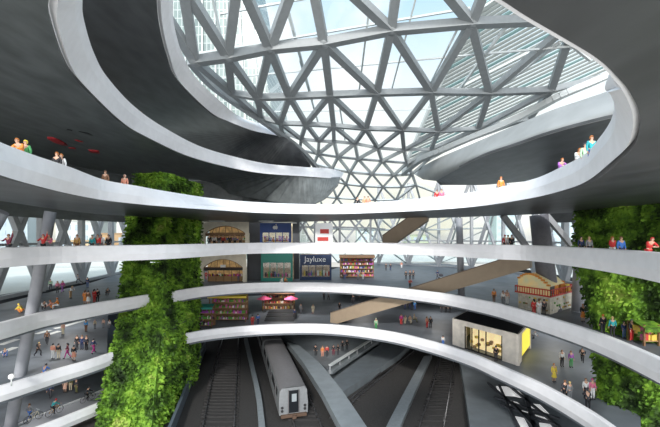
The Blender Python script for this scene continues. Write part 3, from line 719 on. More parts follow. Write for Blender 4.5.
def flat_shop(px0, px1, ytop, Y, zf, col, label, text=None, band=.36, apple=False):
    x0, x1 = (px0-CX)/F*Y, (px1-CX)/F*Y; H = (HY-ytop)/F*Y - zf; W = x1-x0
    root = empty('shop_front', ((x0+x1)/2, Y, zf), label=label, cat='shop front')
    bm = NB(); box(bm, (0,.2,H*(1-band/2)), (W,.5,H*band)); build('fascia', bm, col, root)
    for s in (-1,1): bm = NB(); box(bm, (s*(W/2-.15),.2,H*(1-band)/2), (.3,.5,H*(1-band))); build('pilaster', bm, col, root)
    bm = NB(); box(bm, (0,.25,.3), (W-.6,.3,.6)); build('plinth', bm, col, root)
    bm = NB(); quad(bm, (-W/2,2.4,0),(W/2,2.4,0),(W/2,2.4,H),(-W/2,2.4,H)); build('lit_interior', bm, M['warm_w'] if apple else M['warm_d'], root)
    hh = H*(1-band)-.6
    for k in range(4):
        x = -W/2+.3+(W-.6)*(k+.5)/4; bm = NB(); box(bm, (x,.25,.6+hh/2), ((W-.6)/4*.92,.05,hh)); p = build('display_window', bm, M['glass'], root)
    for k in range(5):
        x = -W/2+.3+(W-.6)*k/4; bm = NB(); box(bm, (x,.25,.6+hh/2), (.12,.12,hh)); build('mullion', bm, col, root)
    rnd = random.Random(int(px0)+3); bm = NB(); goods(bm, -W*.42, W*.42, 1.2, .7, 1.0, rnd, .5); tag(build('window_display', bm, GC, root), kind='stuff')
    if text: lettering(text, H*.30, (-.1,-.08,H*(1-band*.45)), root, M['signw'])
    if apple:
        bm = NB(); ball(bm, Vector((-.16,-.08,H*.80)), .30, 12, sc=(.9,.2,1)); ball(bm, Vector((.14,-.08,H*.80)), .30, 12, sc=(.75,.2,1)); ball(bm, Vector((.1,-.08,H*.80+.42)), .13, 8, sc=(.5,.3,1.2)); build('fruit_emblem', bm, M['signw'], root)
    return root
M['warm_d'] = mat('dim_shop_interior', (0.25,0.2,0.15), .6, var=.6, scale=1.5, emit=(.8,.6,.4), es=.12)
flat_shop(260,291,223,57,FB,M['blue'],'blue shop front with white fruit emblem on the upper deck', None, .42, True)
flat_shop(261,292.5,253,64,FC,M['teal'],'teal green shop front directly below the blue one', None, .34)
flat_shop(300,331.5,254.5,66,FC,M['navy'],'navy shop front with white script lettering, right of the teal shop', 'Jayluxe', .42)
# dark service cores between the shops
def core(px0, px1, ytop, ybot, Y, label):
    x0, x1 = (px0-CX)/F*Y, (px1-CX)/F*Y; zt = (HY-ytop)/F*Y; zb = (HY-ybot)/F*Y
    bm = NB(); box(bm, ((x0+x1)/2, Y+1, (zt+zb)/2), (x1-x0, 2, zt-zb)); o = struct(build('wall_back', bm, M['dark_wall'])); return o
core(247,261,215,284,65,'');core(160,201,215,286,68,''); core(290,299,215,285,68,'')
# red and white poster panels behind the upper deck
bp = empty('poster_board', D(324,251,66), label='white poster board with red shapes right of the blue shop', cat='poster')
bm = NB(); box(bm, (0,0,3.0), (3.2,.15,4.2)); build('board', bm, M['signw'], bp)
bm = NB(); box(bm, (.1,-.12,3.6), (1.6,.06,.8)); box(bm, (-.2,-.12,2.2), (2.0,.06,.7)); build('red_shapes', bm, M['red'], bp)
bm = NB(); box(bm, (-1.3,0,.45), (.12,.12,.9)); box(bm, (1.3,0,.45), (.12,.12,.9)); build('posts', bm, M['steel_d'], bp)
def stall(px0, px1, ytop, ybase, zf, label, roofm, shelves, seed, depth=1.6, pool=range(9), name='market_stall', open_=False, base=None):
    Y = zf*F/(HY-ybase); x0, x1 = (px0-CX)/F*Y, (px1-CX)/F*Y; W = x1-x0; H = (HY-ytop)/F*Y-zf; rnd = random.Random(seed)
    root = empty(name, ((x0+x1)/2, Y, zf), label=label, cat='stall')
    for sx in (-1,1):
        for y in (0, depth): bm = NB(); box(bm, (sx*(W/2-.08), y, H/2), (.12,.12,H)); build('post', bm, M['wood'], root)
    bm = NB(); quad(bm, (-W/2,depth,0),(W/2,depth,0),(W/2,depth,H),(-W/2,depth,H)); build('back_panel', bm, base or M['wood'], root)
    bm = NB(); r = [Vector((x,y,H+dz)) for x, y, dz in ((-W/2-.15,-.35,-.15),(W/2+.15,-.35,-.15),(W/2+.15,depth*.5,.15),(-W/2-.15,depth*.5,.15))]; quad(bm, *r)
    r2 = [Vector((-W/2-.15,depth+.2,0+H)), Vector((W/2+.15,depth+.2,H))]; quad(bm, r[3], r[2], r2[1], r2[0]); quad(bm, r[0], r[1], r[1]-Vector((0,0,.3)), r[0]-Vector((0,0,.3)))
    build('awning', bm, roofm, root)
    bm = NB()
    for k in range(shelves):
        z = .35+k*(H-.8)/max(1,shelves); y = depth*(.15+.7*k/max(1,shelves)); box(bm, (0,y,z), (W-.2,.45,.06), mi=4); goods(bm, -W/2+.1, W/2-.1, y, z+.03, .5, rnd, .3, pool)
    tag(build('goods', bm, GC, root), kind='stuff')
    return root
stall(340,374,255.5,278,FC,'crowded book stall with dark frame, right of the navy shop', M['wood'], 5, 4)
stall(209,246,295,322,FD,'flower stall under a yellow awning beside the green tower', M['yellow'], 4, 8, pool=[1,1,3,2,6,4,1])
stall(190,212,306,328,FD,'small plant stand with purple flowers tucked beside the green tower', M['teal'], 3, 9, pool=[1,6,8,2,6])
stall(262,294,291,311,FD,'brown kiosk with two pink parasol awnings at the top of dark steps', M['wood'], 3, 12, pool=[4,7,8,0,2])
for k, (px, l) in enumerate(((264,'left pink parasol in front of the brown kiosk'),(291,'right pink parasol in front of the brown kiosk'))):
    p = P(px, 312, FD); root = empty('parasol', p, label=l, cat='parasol'); bm = NB(); n = 10
    rim = [Vector((1.3*math.cos(2*math.pi*i/n), 1.3*math.sin(2*math.pi*i/n), 2.3)) for i in range(n)]; tp = bm.verts.new((0,0,2.85)); rv = [bm.verts.new(q) for q in rim]
    for i in range(n): bm.faces.new((rv[i], rv[(i+1)%n], tp))
    build('canopy', bm, M['pinkp'], root); bm = NB(); tube(bm, [(0,0,0),(0,0,2.8)], .04, 8); build('pole', bm, M['steel_d'], root); bm = NB(); tube(bm, [(0,0,0),(0,0,.08)], .3, 14); build('base', bm, M['black'], root)
# dark broad steps below it
st = empty('staircase', P(279,321.5,FD), label='dark broad steps leading up to the brown kiosk', cat='stairs')
for k in range(6):
    bm = NB(); box(bm, (0, .5+k*.75, .06+k*.08), (4.6,.78,.12+k*.16)); build('step', bm, M['dark_wall'] if k % 2 else M['black'], st)
# stone kiosk with lit window on level D
def kiosk():
    c = [P(452.5,344.5,FD), P(518.5,366,FD), P(531,348,FD)]; c.append(c[0]+c[2]-c[1]); o = c[1].copy(); root = empty('stone_kiosk', o, label='pale stone kiosk with dark flat roof and warm lit glass front', cat='kiosk')
    c = [p-o for p in c]; H = 3.2; z = Vector((0,0,1))
    def wall(a, b, u0, u1, z0, z1, m, name, out=0.0, t=.25):
        d = (b-a); n = Vector((d.y,-d.x,0)).normalized(); bm = NB(); p = a+d*u0+n*out; q = a+d*u1+n*out; quads = [p+z*z0, q+z*z0, q+z*z1, p+z*z1]
        f = [bm.verts.new(v) for v in quads]; g = [bm.verts.new(v-n*t) for v in quads]; bm.faces.new(f); bm.faces.new(g)
        for i in range(4): bm.faces.new((f[i], f[(i+1)%4], g[(i+1)%4], g[i]))
        return build(name, bm, m, root)
    A, B_, Cc, Dd = c
    wall(A,B_,0,.22,0,H,M['travertine'],'stone_wall'); wall(A,B_,.78,1,0,H,M['travertine'],'stone_wall'); wall(A,B_,.22,.78,H*.82,H,M['travertine'],'lintel')
    wall(B_,Cc,0,.25,0,H,M['travertine'],'stone_wall'); wall(B_,Cc,.25,.95,H*.9,H,M['travertine'],'lintel'); wall(B_,Cc,.95,1,0,H,M['travertine'],'stone_wall')
    wall(Cc,Dd,0,1,0,H,M['travertine'],'stone_wall'); wall(Dd,A,0,1,0,H,M['travertine'],'stone_wall')
    wall(A,B_,.2,.8,.05,H*.85,M['shop_glow'],'lit_interior',-1.2,.1); wall(A,B_,.22,.78,0,H*.82,M['glass'],'glass_front',-.05,.02)
    wall(B_,Cc,.25,.95,H*.12,H*.9,M['yellow_glow'],'yellow_lit_window',-.08,.05)
    for k, u in enumerate((.22,.33,.44,.55,.78)): wall(A,B_,u-.006,u+.006,0,H*.82,M['black'],'mullion',.02,.1)
    wall(A,B_,.22,.78,0,.12,M['black'],'sill',.03,.12)
    bm = NB(); prism(bm, [(p.x,p.y) for p in [A.lerp(Cc,.02),B_.lerp(Dd,.02),Cc.lerp(A,.02),Dd.lerp(B_,.02)]], H-.1, H+.02); build('flat_roof', bm, M['black'], root)
    rnd = random.Random(5); bm = NB(); d = (B_-A)
    for k in range(16):
        u = .24+.5*rnd.random(); p = A+d*u+Vector((d.y,-d.x,0)).normalized()*-.8; box(bm, (p.x,p.y,.3+rnd.random()*1.2), (.3,.3,.25), mi=rnd.choice([4,7,2,4]))
    tag(build('display_goods', bm, GC, root), kind='stuff')
M['shop_glow'] = mat('glowing_shop_wall', (.7,.55,.3), .6, var=.35, scale=1.6, emit=(1,.78,.42), es=.75)
M['yellow_glow'] = mat('yellow_lit_glass', (.8,.65,.05), .4, var=.15, scale=2, emit=(1,.85,.08), es=.7)
kiosk()
# food stall on level C at right
def food():
    c = [P(518,308,FC), P(550,314.5,FC), P(573,307,FC)]; c.append(c[0]+c[2]-c[1]); o = c[1].copy(); root = empty('food_stall', o, label='cream food stall with red railing band and curved orange top, behind the upper right parapet', cat='stall')
    A, B_, Cc, Dd = [p-o for p in c]; z = Vector((0,0,1)); rnd = random.Random(2)
    bm = NB(); prism(bm, [(p.x,p.y) for p in (A,B_,Cc,Dd)], 0, 1.75); build('counter', bm, M['cream_w'], root)
    bm = NB()
    for a, b in ((A,B_),(B_,Cc)):
        d = b-a; n = Vector((d.y,-d.x,0)).normalized()
        for k in range(26):
            u = rnd.uniform(.06,.94); zz = rnd.choice([.35,.7,1.05,1.4]); p = a+d*u+n*.03; beam(bm, p+z*zz-d.normalized()*.14, p+z*zz+d.normalized()*.14, .08, .16, mi=rnd.choice([4,1,2,7,4]))
    tag(build('goods_display', bm, GC, root), kind='stuff')
    cen = (A+Cc)*.5; ex = [cen+(p-cen)*1.1 for p in (A,B_,Cc,Dd)]
    for k in range(4):
        a, b = ex[k], ex[(k+1)%4]; bm = NB()
        beam(bm, a+z*1.85, b+z*1.85, .1, .14); beam(bm, a+z*2.5, b+z*2.5, .1, .1)
        for j in range(15): p = a.lerp(b, j/14); beam(bm, p+z*1.85, p+z*2.5, .06, .06)
        build('red_railing', bm, M['red'], root)
    bm = NB(); prism(bm, [(p.x,p.y) for p in ex], 1.72, 1.84); build('deck', bm, M['cream_w'], root)
    bm = NB(); rows = []
    for i in range(13):
        t = i/12; h = 2.5+1.7*math.sin(math.pi*(.1+.85*t))**.7*(1-.35*t); rows.append([A.lerp(B_, t)+z*1.85, A.lerp(B_, t)+z*h, Dd.lerp(Cc, t)*.6+A.lerp(B_,t)*.4+z*(h+.1), Dd.lerp(Cc, t)+z*1.85])
    loft(bm, rows, smooth=False); bmesh.ops.recalc_face_normals(bm, faces=bm.faces); build('curved_top', bm, M['food_top'], root)
    bm = NB()
    for i in range(12):
        t = (i+.5)/12; h = 2.5+1.7*math.sin(math.pi*(.1+.85*t))**.7*(1-.35*t); beam(bm, A.lerp(B_, (i)/12)+z*h, A.lerp(B_, (i+1)/12)+z*(h), .25, .18)
    build('orange_rim', bm, M['orange'], root)
    for px, h in ((.3,1.0),(.62,1.3),(.9,.8)):
        bm = NB(); p = B_.lerp(Cc, px)*.85+cen*.15; box(bm, (p.x,p.y,1.85+h/2), (.5,.5,h), taper=.7); build('display_cone', bm, M['orange'] if px < .8 else M['yellow'], root)
M['cream_w'] = mat('cream_white', (.62,.58,.48), .6, var=.15, scale=3)
M['food_top'] = mat('food_stall_top', (.75,.62,.30), .5, scale=1.2, col2=(.55,.62,.45), emit=(1,.7,.3), es=.12)
food()
# flower stall by the green wall
stall(643,660,325,346,FC,'small stall heaped with yellow and orange flowers below the right green wall', M['moss'], 4, 21, 1.4, pool=[7,7,1,3,0,7], name='flower_stall', base=M['moss'])
# red graffiti-like marks on the gallery wall at left
def mark(pts, Y, r, label, m):
    bm = NB(); tube(bm, [D(x, y, Y) for x, y in pts], r, 6); o = build('wall_marking', bm, m); tag(o, label, 'wall marking'); return o
M['redm'] = mat('red_marking', (.55,.04,.05), .5)
# globe lamp on the left rail
gl = empty('globe_lamp', P(11.5,386,ZD), label='small white globe lamp on a post at the lower left parapet', cat='lamp')
bm = NB(); ball(bm, Vector((0,0,.75)), .22, 14); build('globe', bm, mat('globe_glass', (.85,.85,.85), .3, emit=(1,1,1), es=.15), gl)
bm = NB(); tube(bm, [(0,0,0),(0,0,.6)], .05, 8); build('post', bm, M['steel_l'], gl)
# distant skyline outside
rnd = random.Random(11)
def far_building(x, y, w, d, h, label, col, win=(.35,.42,.48)):
    root = empty('distant_building', (x,y,FC-.15), label=label, cat='building'); bm = NB(); box(bm, (0,0,h/2), (w,d,h)); build('walls', bm, mat('far_wall', col, .7), root)
    bm = NB(); n = max(2, int(w/4)); m = max(2, int(h/4))
    for i in range(n):
        for j in range(m): box(bm, (-w/2+w*(i+.5)/n, -d/2-.05, h*(j+.5)/m), (w/n*.5,.2,h/m*.5))
    build('windows', bm, mat('far_window', win, .3), root); bm = NB(); box(bm, (0,0,h+.4), (w*1.02,d*1.02,.8)); build('roof', bm, mat('far_roof', tuple(c*.7 for c in col), .7), root)
FB_ = [(-150,170,26,14,20,(.36,.42,.45),'blue-grey block outside the far left windows'),(-118,175,20,14,15,(.5,.52,.5),'low grey block outside left of the tall leaning column'),(-190,190,30,14,26,(.4,.46,.5),'tallest pale block outside at the left edge'),(-92,160,16,10,9,(.42,.27,.14),'brown low building outside next to the green tower'),(-104,150,20,10,6,(.5,.36,.2),'tan low building outside behind the left window braces'),(150,240,22,14,17,(.42,.5,.52),'blue-grey block outside right of the centre lattice'),(112,235,12,12,24,(.42,.52,.5),'narrow greenish block outside behind the right windows'),(180,250,34,14,13,(.4,.48,.5),'wide low block outside behind the thick dark column'),(200,235,16,12,20,(.46,.52,.53),'pale block outside near the right green wall'),(25,260,12,10,14,(.5,.55,.5),'small pale block outside behind the centre'),(60,250,16,10,9,(.38,.42,.3),'low olive block outside behind the short escalator')]
for x, y, w, d, h, c, l in FB_: far_building(x, y, w, d, h, l, c)
# ================================================================= PEOPLE
def skin_mesh(nodes, edges, root, sub=1):
    names = list(nodes); me = bpy.data.meshes.new('fig'); me.from_pydata([nodes[n][0] for n in names], [(names.index(a), names.index(b)) for a, b in edges], [])
    o = bpy.data.objects.new('fig', me); C.objects.link(o)
    m = o.modifiers.new('s', 'SKIN'); m.use_smooth_shade = True
    for i, n in enumerate(names):
        r = nodes[n][1]; r = r if isinstance(r, tuple) else (r, r); me.skin_vertices[0].data[i].radius = r; me.skin_vertices[0].data[i].use_root = (n == root)
    if sub: o.modifiers.new('u', 'SUBSURF').levels = sub
    dg = bpy.context.evaluated_depsgraph_get(); dg.update(); ev = o.evaluated_get(dg); out = bpy.data.meshes.new_from_object(ev)
    bpy.data.objects.remove(o); out.materials.clear(); out.materials.append(M['white']); return out
def V(*a): return Vector(a)
def pose(**k):
    base = dict(pel=V(0,0,.93), sp=V(0,0,1.12), ch=V(0,0,1.32), nk=V(0,0,1.44), hd=V(0,-.02,1.56), ht=V(0,-.01,1.64),
        sl=V(.17,0,1.38), el=V(.23,.02,1.12), wl=V(.24,-.06,.88), hl=V(.24,-.08,.79), sr=V(-.17,0,1.38), er=V(-.23,.02,1.12), wr=V(-.24,-.06,.88), hr=V(-.24,-.08,.79),
        pl=V(.09,0,.88), kl=V(.1,-.02,.48), al=V(.1,.02,.08), tl=V(.1,-.12,.04), pr=V(-.09,0,.88), kr=V(-.1,-.02,.48), ar=V(-.1,.02,.08), tr=V(-.1,-.12,.04))
    base.update({a: (b if isinstance(b, Vector) else V(*b)) for a, b in k.items()}); return base
POSES = {
 'stand': pose(),
 'walk': pose(kl=(.1,-.16,.50), al=(.1,-.24,.10), tl=(.1,-.37,.08), kr=(-.1,.06,.48), ar=(-.1,.30,.14), tr=(-.1,.20,.04), el=(.24,.12,1.13), wl=(.24,.14,.90), hl=(.24,.12,.81), er=(-.24,-.08,1.13), wr=(-.22,-.24,.95), hr=(-.21,-.3,.88)),
 'run': pose(sp=(0,-.05,1.12), ch=(0,-.12,1.30), nk=(0,-.16,1.42), hd=(0,-.2,1.53), ht=(0,-.2,1.61), sl=(.17,-.12,1.36), sr=(-.17,-.12,1.36), kl=(.1,-.34,.66), al=(.1,-.28,.26), tl=(.1,-.42,.22), kr=(-.1,.14,.50), ar=(-.1,.46,.26), tr=(-.1,.42,.12), el=(.24,.1,1.18), wl=(.2,.02,.98), hl=(.18,-.02,.92), er=(-.24,-.3,1.15), wr=(-.16,-.5,1.22), hr=(-.14,-.56,1.27)),
 'lean': pose(sp=(0,-.04,1.12), ch=(0,-.14,1.30), nk=(0,-.2,1.40), hd=(0,-.26,1.51), ht=(0,-.27,1.59), sl=(.17,-.14,1.35), sr=(-.17,-.14,1.35), el=(.26,-.3,1.14), wl=(.14,-.46,1.1), hl=(.06,-.5,1.1), er=(-.26,-.3,1.14), wr=(-.14,-.46,1.1), hr=(-.06,-.5,1.1)),
 'wave': pose(el=(.34,-.08,1.52), wl=(.40,-.14,1.76), hl=(.42,-.16,1.84), er=(-.28,-.14,1.2), wr=(-.2,-.34,1.2), hr=(-.16,-.42,1.24)),
 'sit': pose(pel=(0,.1,.48), sp=(0,.1,.68), ch=(0,.06,.88), nk=(0,.04,1.0), hd=(0,.0,1.12), ht=(0,.0,1.2), sl=(.17,.06,.94), sr=(-.17,.06,.94), pl=(.09,.08,.45), pr=(-.09,.08,.45), kl=(.1,-.34,.46), kr=(-.1,-.34,.46), al=(.1,-.36,.08), ar=(-.1,-.36,.08), tl=(.1,-.5,.04), tr=(-.1,-.5,.04), el=(.22,-.04,.7), wl=(.16,-.26,.66), hl=(.12,-.34,.66), er=(-.22,-.04,.7), wr=(-.16,-.26,.66), hr=(-.12,-.34,.66)),
 'crouch': pose(pel=(0,.12,.36), sp=(0,.0,.52), ch=(0,-.12,.68), nk=(0,-.18,.78), hd=(0,-.24,.88), ht=(0,-.25,.96), sl=(.17,-.12,.73), sr=(-.17,-.12,.73), pl=(.09,.1,.34), pr=(-.09,.1,.34), kl=(.14,-.26,.42), kr=(-.14,-.2,.38), al=(.12,.02,.08), ar=(-.12,.04,.08), tl=(.12,-.12,.04), tr=(-.12,-.10,.04), el=(.22,-.28,.52), wl=(.14,-.44,.42), hl=(.1,-.5,.36), er=(-.22,-.28,.52), wr=(-.14,-.44,.42), hr=(-.1,-.5,.36)),
 'cycle': pose(pel=(0,.22,.92), sp=(0,.12,1.08), ch=(0,-.04,1.24), nk=(0,-.12,1.33), hd=(0,-.18,1.44), ht=(0,-.19,1.52), sl=(.17,-.05,1.27), sr=(-.17,-.05,1.27), pl=(.09,.2,.88), pr=(-.09,.2,.88), kl=(.1,-.14,.72), kr=(-.1,.02,.56), al=(.1,.0,.32), ar=(-.1,.12,.16), tl=(.1,-.13,.3), tr=(-.1,.0,.13), el=(.24,-.2,1.08), wl=(.24,-.40,1.0), hl=(.24,-.47,.99), er=(-.24,-.2,1.08), wr=(-.24,-.40,1.0), hr=(-.24,-.47,.99)),
}
def make_pose(J):
    R = dict(pel=.10, sp=(.115,.085), ch=(.125,.09), nk=.048, hd=(.078,.09), ht=.055, sl=.058, el=.042, wl=.028, sr=.058, er=.042, wr=.028, pl=.085, kl=.055, al=.036, tl=.03, pr=.085, kr=.055, ar=.036, tr=.03, hl=.032, hr=.032)
    E = [('pel','sp'),('sp','ch'),('ch','nk'),('nk','hd'),('hd','ht'),('ch','sl'),('sl','el'),('el','wl'),('wl','hl'),('ch','sr'),('sr','er'),('er','wr'),('wr','hr'),('pel','pl'),('pl','kl'),('kl','al'),('al','tl'),('pel','pr'),('pr','kr'),('kr','ar'),('ar','tr')]
    body = skin_mesh({k: (v, R[k]) for k, v in J.items()}, E, 'pel')
    bm = NB(); bm.from_mesh(body); hd = J['hd']
    ball(bm, hd+V(0,-.095,-.005), .016, 6, sc=(.8,1,1.3))                       # nose
    for s in (-1,1):
        ball(bm, hd+V(s*.083,.01,.0), .02, 6, sc=(.5,1,1.4))                      # ears
        w, h = (J['wl'], J['hl']) if s > 0 else (J['wr'], J['hr']); d = (h-w).normalized(); sd = d.cross(V(0,1,.2)).normalized()
        for k, (o, ln) in enumerate(((-.024,.062),(-.008,.074),(.009,.07),(.024,.055))):
            p = h+sd*o; q = p+d*ln*.6; tube(bm, [p, q, q+(d+V(0,-.5,0)).normalized()*ln*.45], [.009,.008,.006], 5)
        tube(bm, [w.lerp(h,.4)+sd*s*-.02, h+sd*s*-.05, h+sd*s*-.052+d*.035], [.011,.010,.008], 5)   # thumb
    me = bpy.data.meshes.new('person_body'); bm.to_mesh(me); bm.free(); me.materials.clear(); me.materials.append(M['white'])
    S = {k: (v.copy(), (tuple(x+.018 for x in R[k]) if isinstance(R[k], tuple) else R[k]+.016)) for k, v in J.items()}
    S['pel2'] = (J['pel']+V(0,0,-.03), .118)
    shirt = skin_mesh({k: S[k] for k in ('pel2','sp','ch','sl','el','wl','sr','er','wr')}, [('pel2','sp'),('sp','ch'),('ch','sl'),('sl','el'),('el','wl'),('ch','sr'),('sr','er'),('er','wr')], 'sp')
    S['pel'] = (J['pel'], .115)
    trs = skin_mesh({k: S[k] for k in ('pel','pl','kl','al','pr','kr','ar')}, [('pel','pl'),('pl','kl'),('kl','al'),('pel','pr'),('pr','kr'),('kr','ar')], 'pel')
    bm = NB()   # hair cap with a face opening
    ball(bm, hd+V(0,.018,.03), .105, 12, sc=(.9,1,1.05)); bmesh.ops.delete(bm, geom=[v for v in bm.verts if v.co.y < hd.y-.05 and v.co.z < hd.z+.05 or v.co.z < hd.z-.05], context='VERTS')
    hair = bpy.data.meshes.new('hair'); bm.to_mesh(hair); bm.free(); hair.materials.append(M['white'])
    bm = NB(); ball(bm, hd+V(0,.02,.02), .108, 12, sc=(.9,1,1.05)); bmesh.ops.delete(bm, geom=[v for v in bm.verts if v.co.y < hd.y-.05 and v.co.z < hd.z+.05 or v.co.z < hd.z-.09], context='VERTS')
    tube(bm, [hd+V(0,.09,.0), hd+V(0,.11,-.12), hd+V(0,.10,-.22)], [.07,.075,.03], 8); lh = bpy.data.meshes.new('long_hair'); bm.to_mesh(lh); bm.free(); lh.materials.append(M['white'])
    shoes = []
    for a, t in (('al','tl'),('ar','tr')):
        bm = NB(); A, T = J[a], J[t]; d = (T-A); tube(bm, [A-d*.25+V(0,0,-.025), A.lerp(T,.4)+V(0,0,-.0), T+V(0,0,-.005), T+d*.25], [.04,.05,.045,.02], 8); m = bpy.data.meshes.new('shoe'); bm.to_mesh(m); bm.free(); m.materials.append(M['white']); shoes.append(m)
    sk = NB(); n = 14; p0 = J['pel']+V(0,0,.05); kn = (J['kl']+J['kr'])/2; rows = []
    for t, r in ((0,.125),(.35,.17),(.75,.2),(1.05,.23)):
        c = p0.lerp(kn, t); rows.append([sk.verts.new(c+V(math.cos(2*math.pi*i/n)*r, math.sin(2*math.pi*i/n)*r*.9, 0)) for i in range(n)])
    for a, b in zip(rows, rows[1:]):
        for i in range(n): sk.faces.new((a[i], a[(i+1)%n], b[(i+1)%n], b[i])).smooth = True
    skm = bpy.data.meshes.new('skirt'); sk.to_mesh(skm); sk.free(); skm.materials.append(M['white'])
    em = []
    for s in (-1,1):
        eb = NB(); ball(eb, hd+V(s*.03,-.083,.015), .011, 6); q = bpy.data.meshes.new('eye'); eb.to_mesh(q); eb.free(); q.materials.append(M['black']); em.append(q)
    return dict(body=me, shirt=shirt, trousers=trs, hair=hair, long=lh, shoes=shoes, skirt=skm, eyes=em)
PM = {k: make_pose(J) for k, J in POSES.items()}
COL = dict(black=(.02,.02,.024), dark=(.05,.05,.06), grey=(.25,.26,.28), white=(.8,.8,.8), red=(.6,.04,.04), pink=(.75,.2,.32), magenta=(.6,.05,.3), orange=(.8,.27,.05), yellow=(.85,.65,.08), green=(.08,.35,.12), lgreen=(.4,.6,.4), teal=(.03,.35,.38), blue=(.06,.2,.6), sky=(.1,.4,.8), navy=(.03,.05,.14), brown=(.22,.11,.06), tan=(.5,.33,.18), cream=(.75,.66,.48), peach=(.8,.5,.38), purple=(.35,.12,.45), maroon=(.2,.03,.06), olive=(.18,.18,.07), salmon=(.75,.32,.22), denim=(.1,.16,.32), ochre=(.5,.28,.08), ginger=(.45,.15,.03), blond=(.6,.45,.2), skin=(.62,.38,.27), skin2=(.3,.16,.1))
CM = {k: mat('cloth_'+k, v, .75) for k, v in COL.items()}
def part(name, me, m, root):
    o = bpy.data.objects.new(name, me); C.objects.link(o); o.parent = root
    o.material_slots[0].link = 'OBJECT'; o.material_slots[0].material = CM[m]; return o
def person(loc, ps, rz, hair, top, bot, label, sc=1.0, group=None, long_=False, skirt=False, shoes='dark', skin='skin'):
    m = PM[ps]; o = bpy.data.objects.new('person', m['body']); C.objects.link(o); o.location = loc; o.rotation_euler = (0,0,math.radians(rz)); o.scale = (sc,sc,sc)
    o.material_slots[0].link = 'OBJECT'; o.material_slots[0].material = CM[skin]
    part('hair', m['long'] if long_ else m['hair'], hair, o); part('shirt', m['shirt'], top, o); [part('eye', q, 'black', o) for q in m['eyes']]
    if skirt: part('skirt', m['skirt'], bot, o)
    else: part('trousers', m['trousers'], bot, o)
    for s in m['shoes']: part('shoe', s, shoes, o)
    tag(o, label, 'person', group); return o
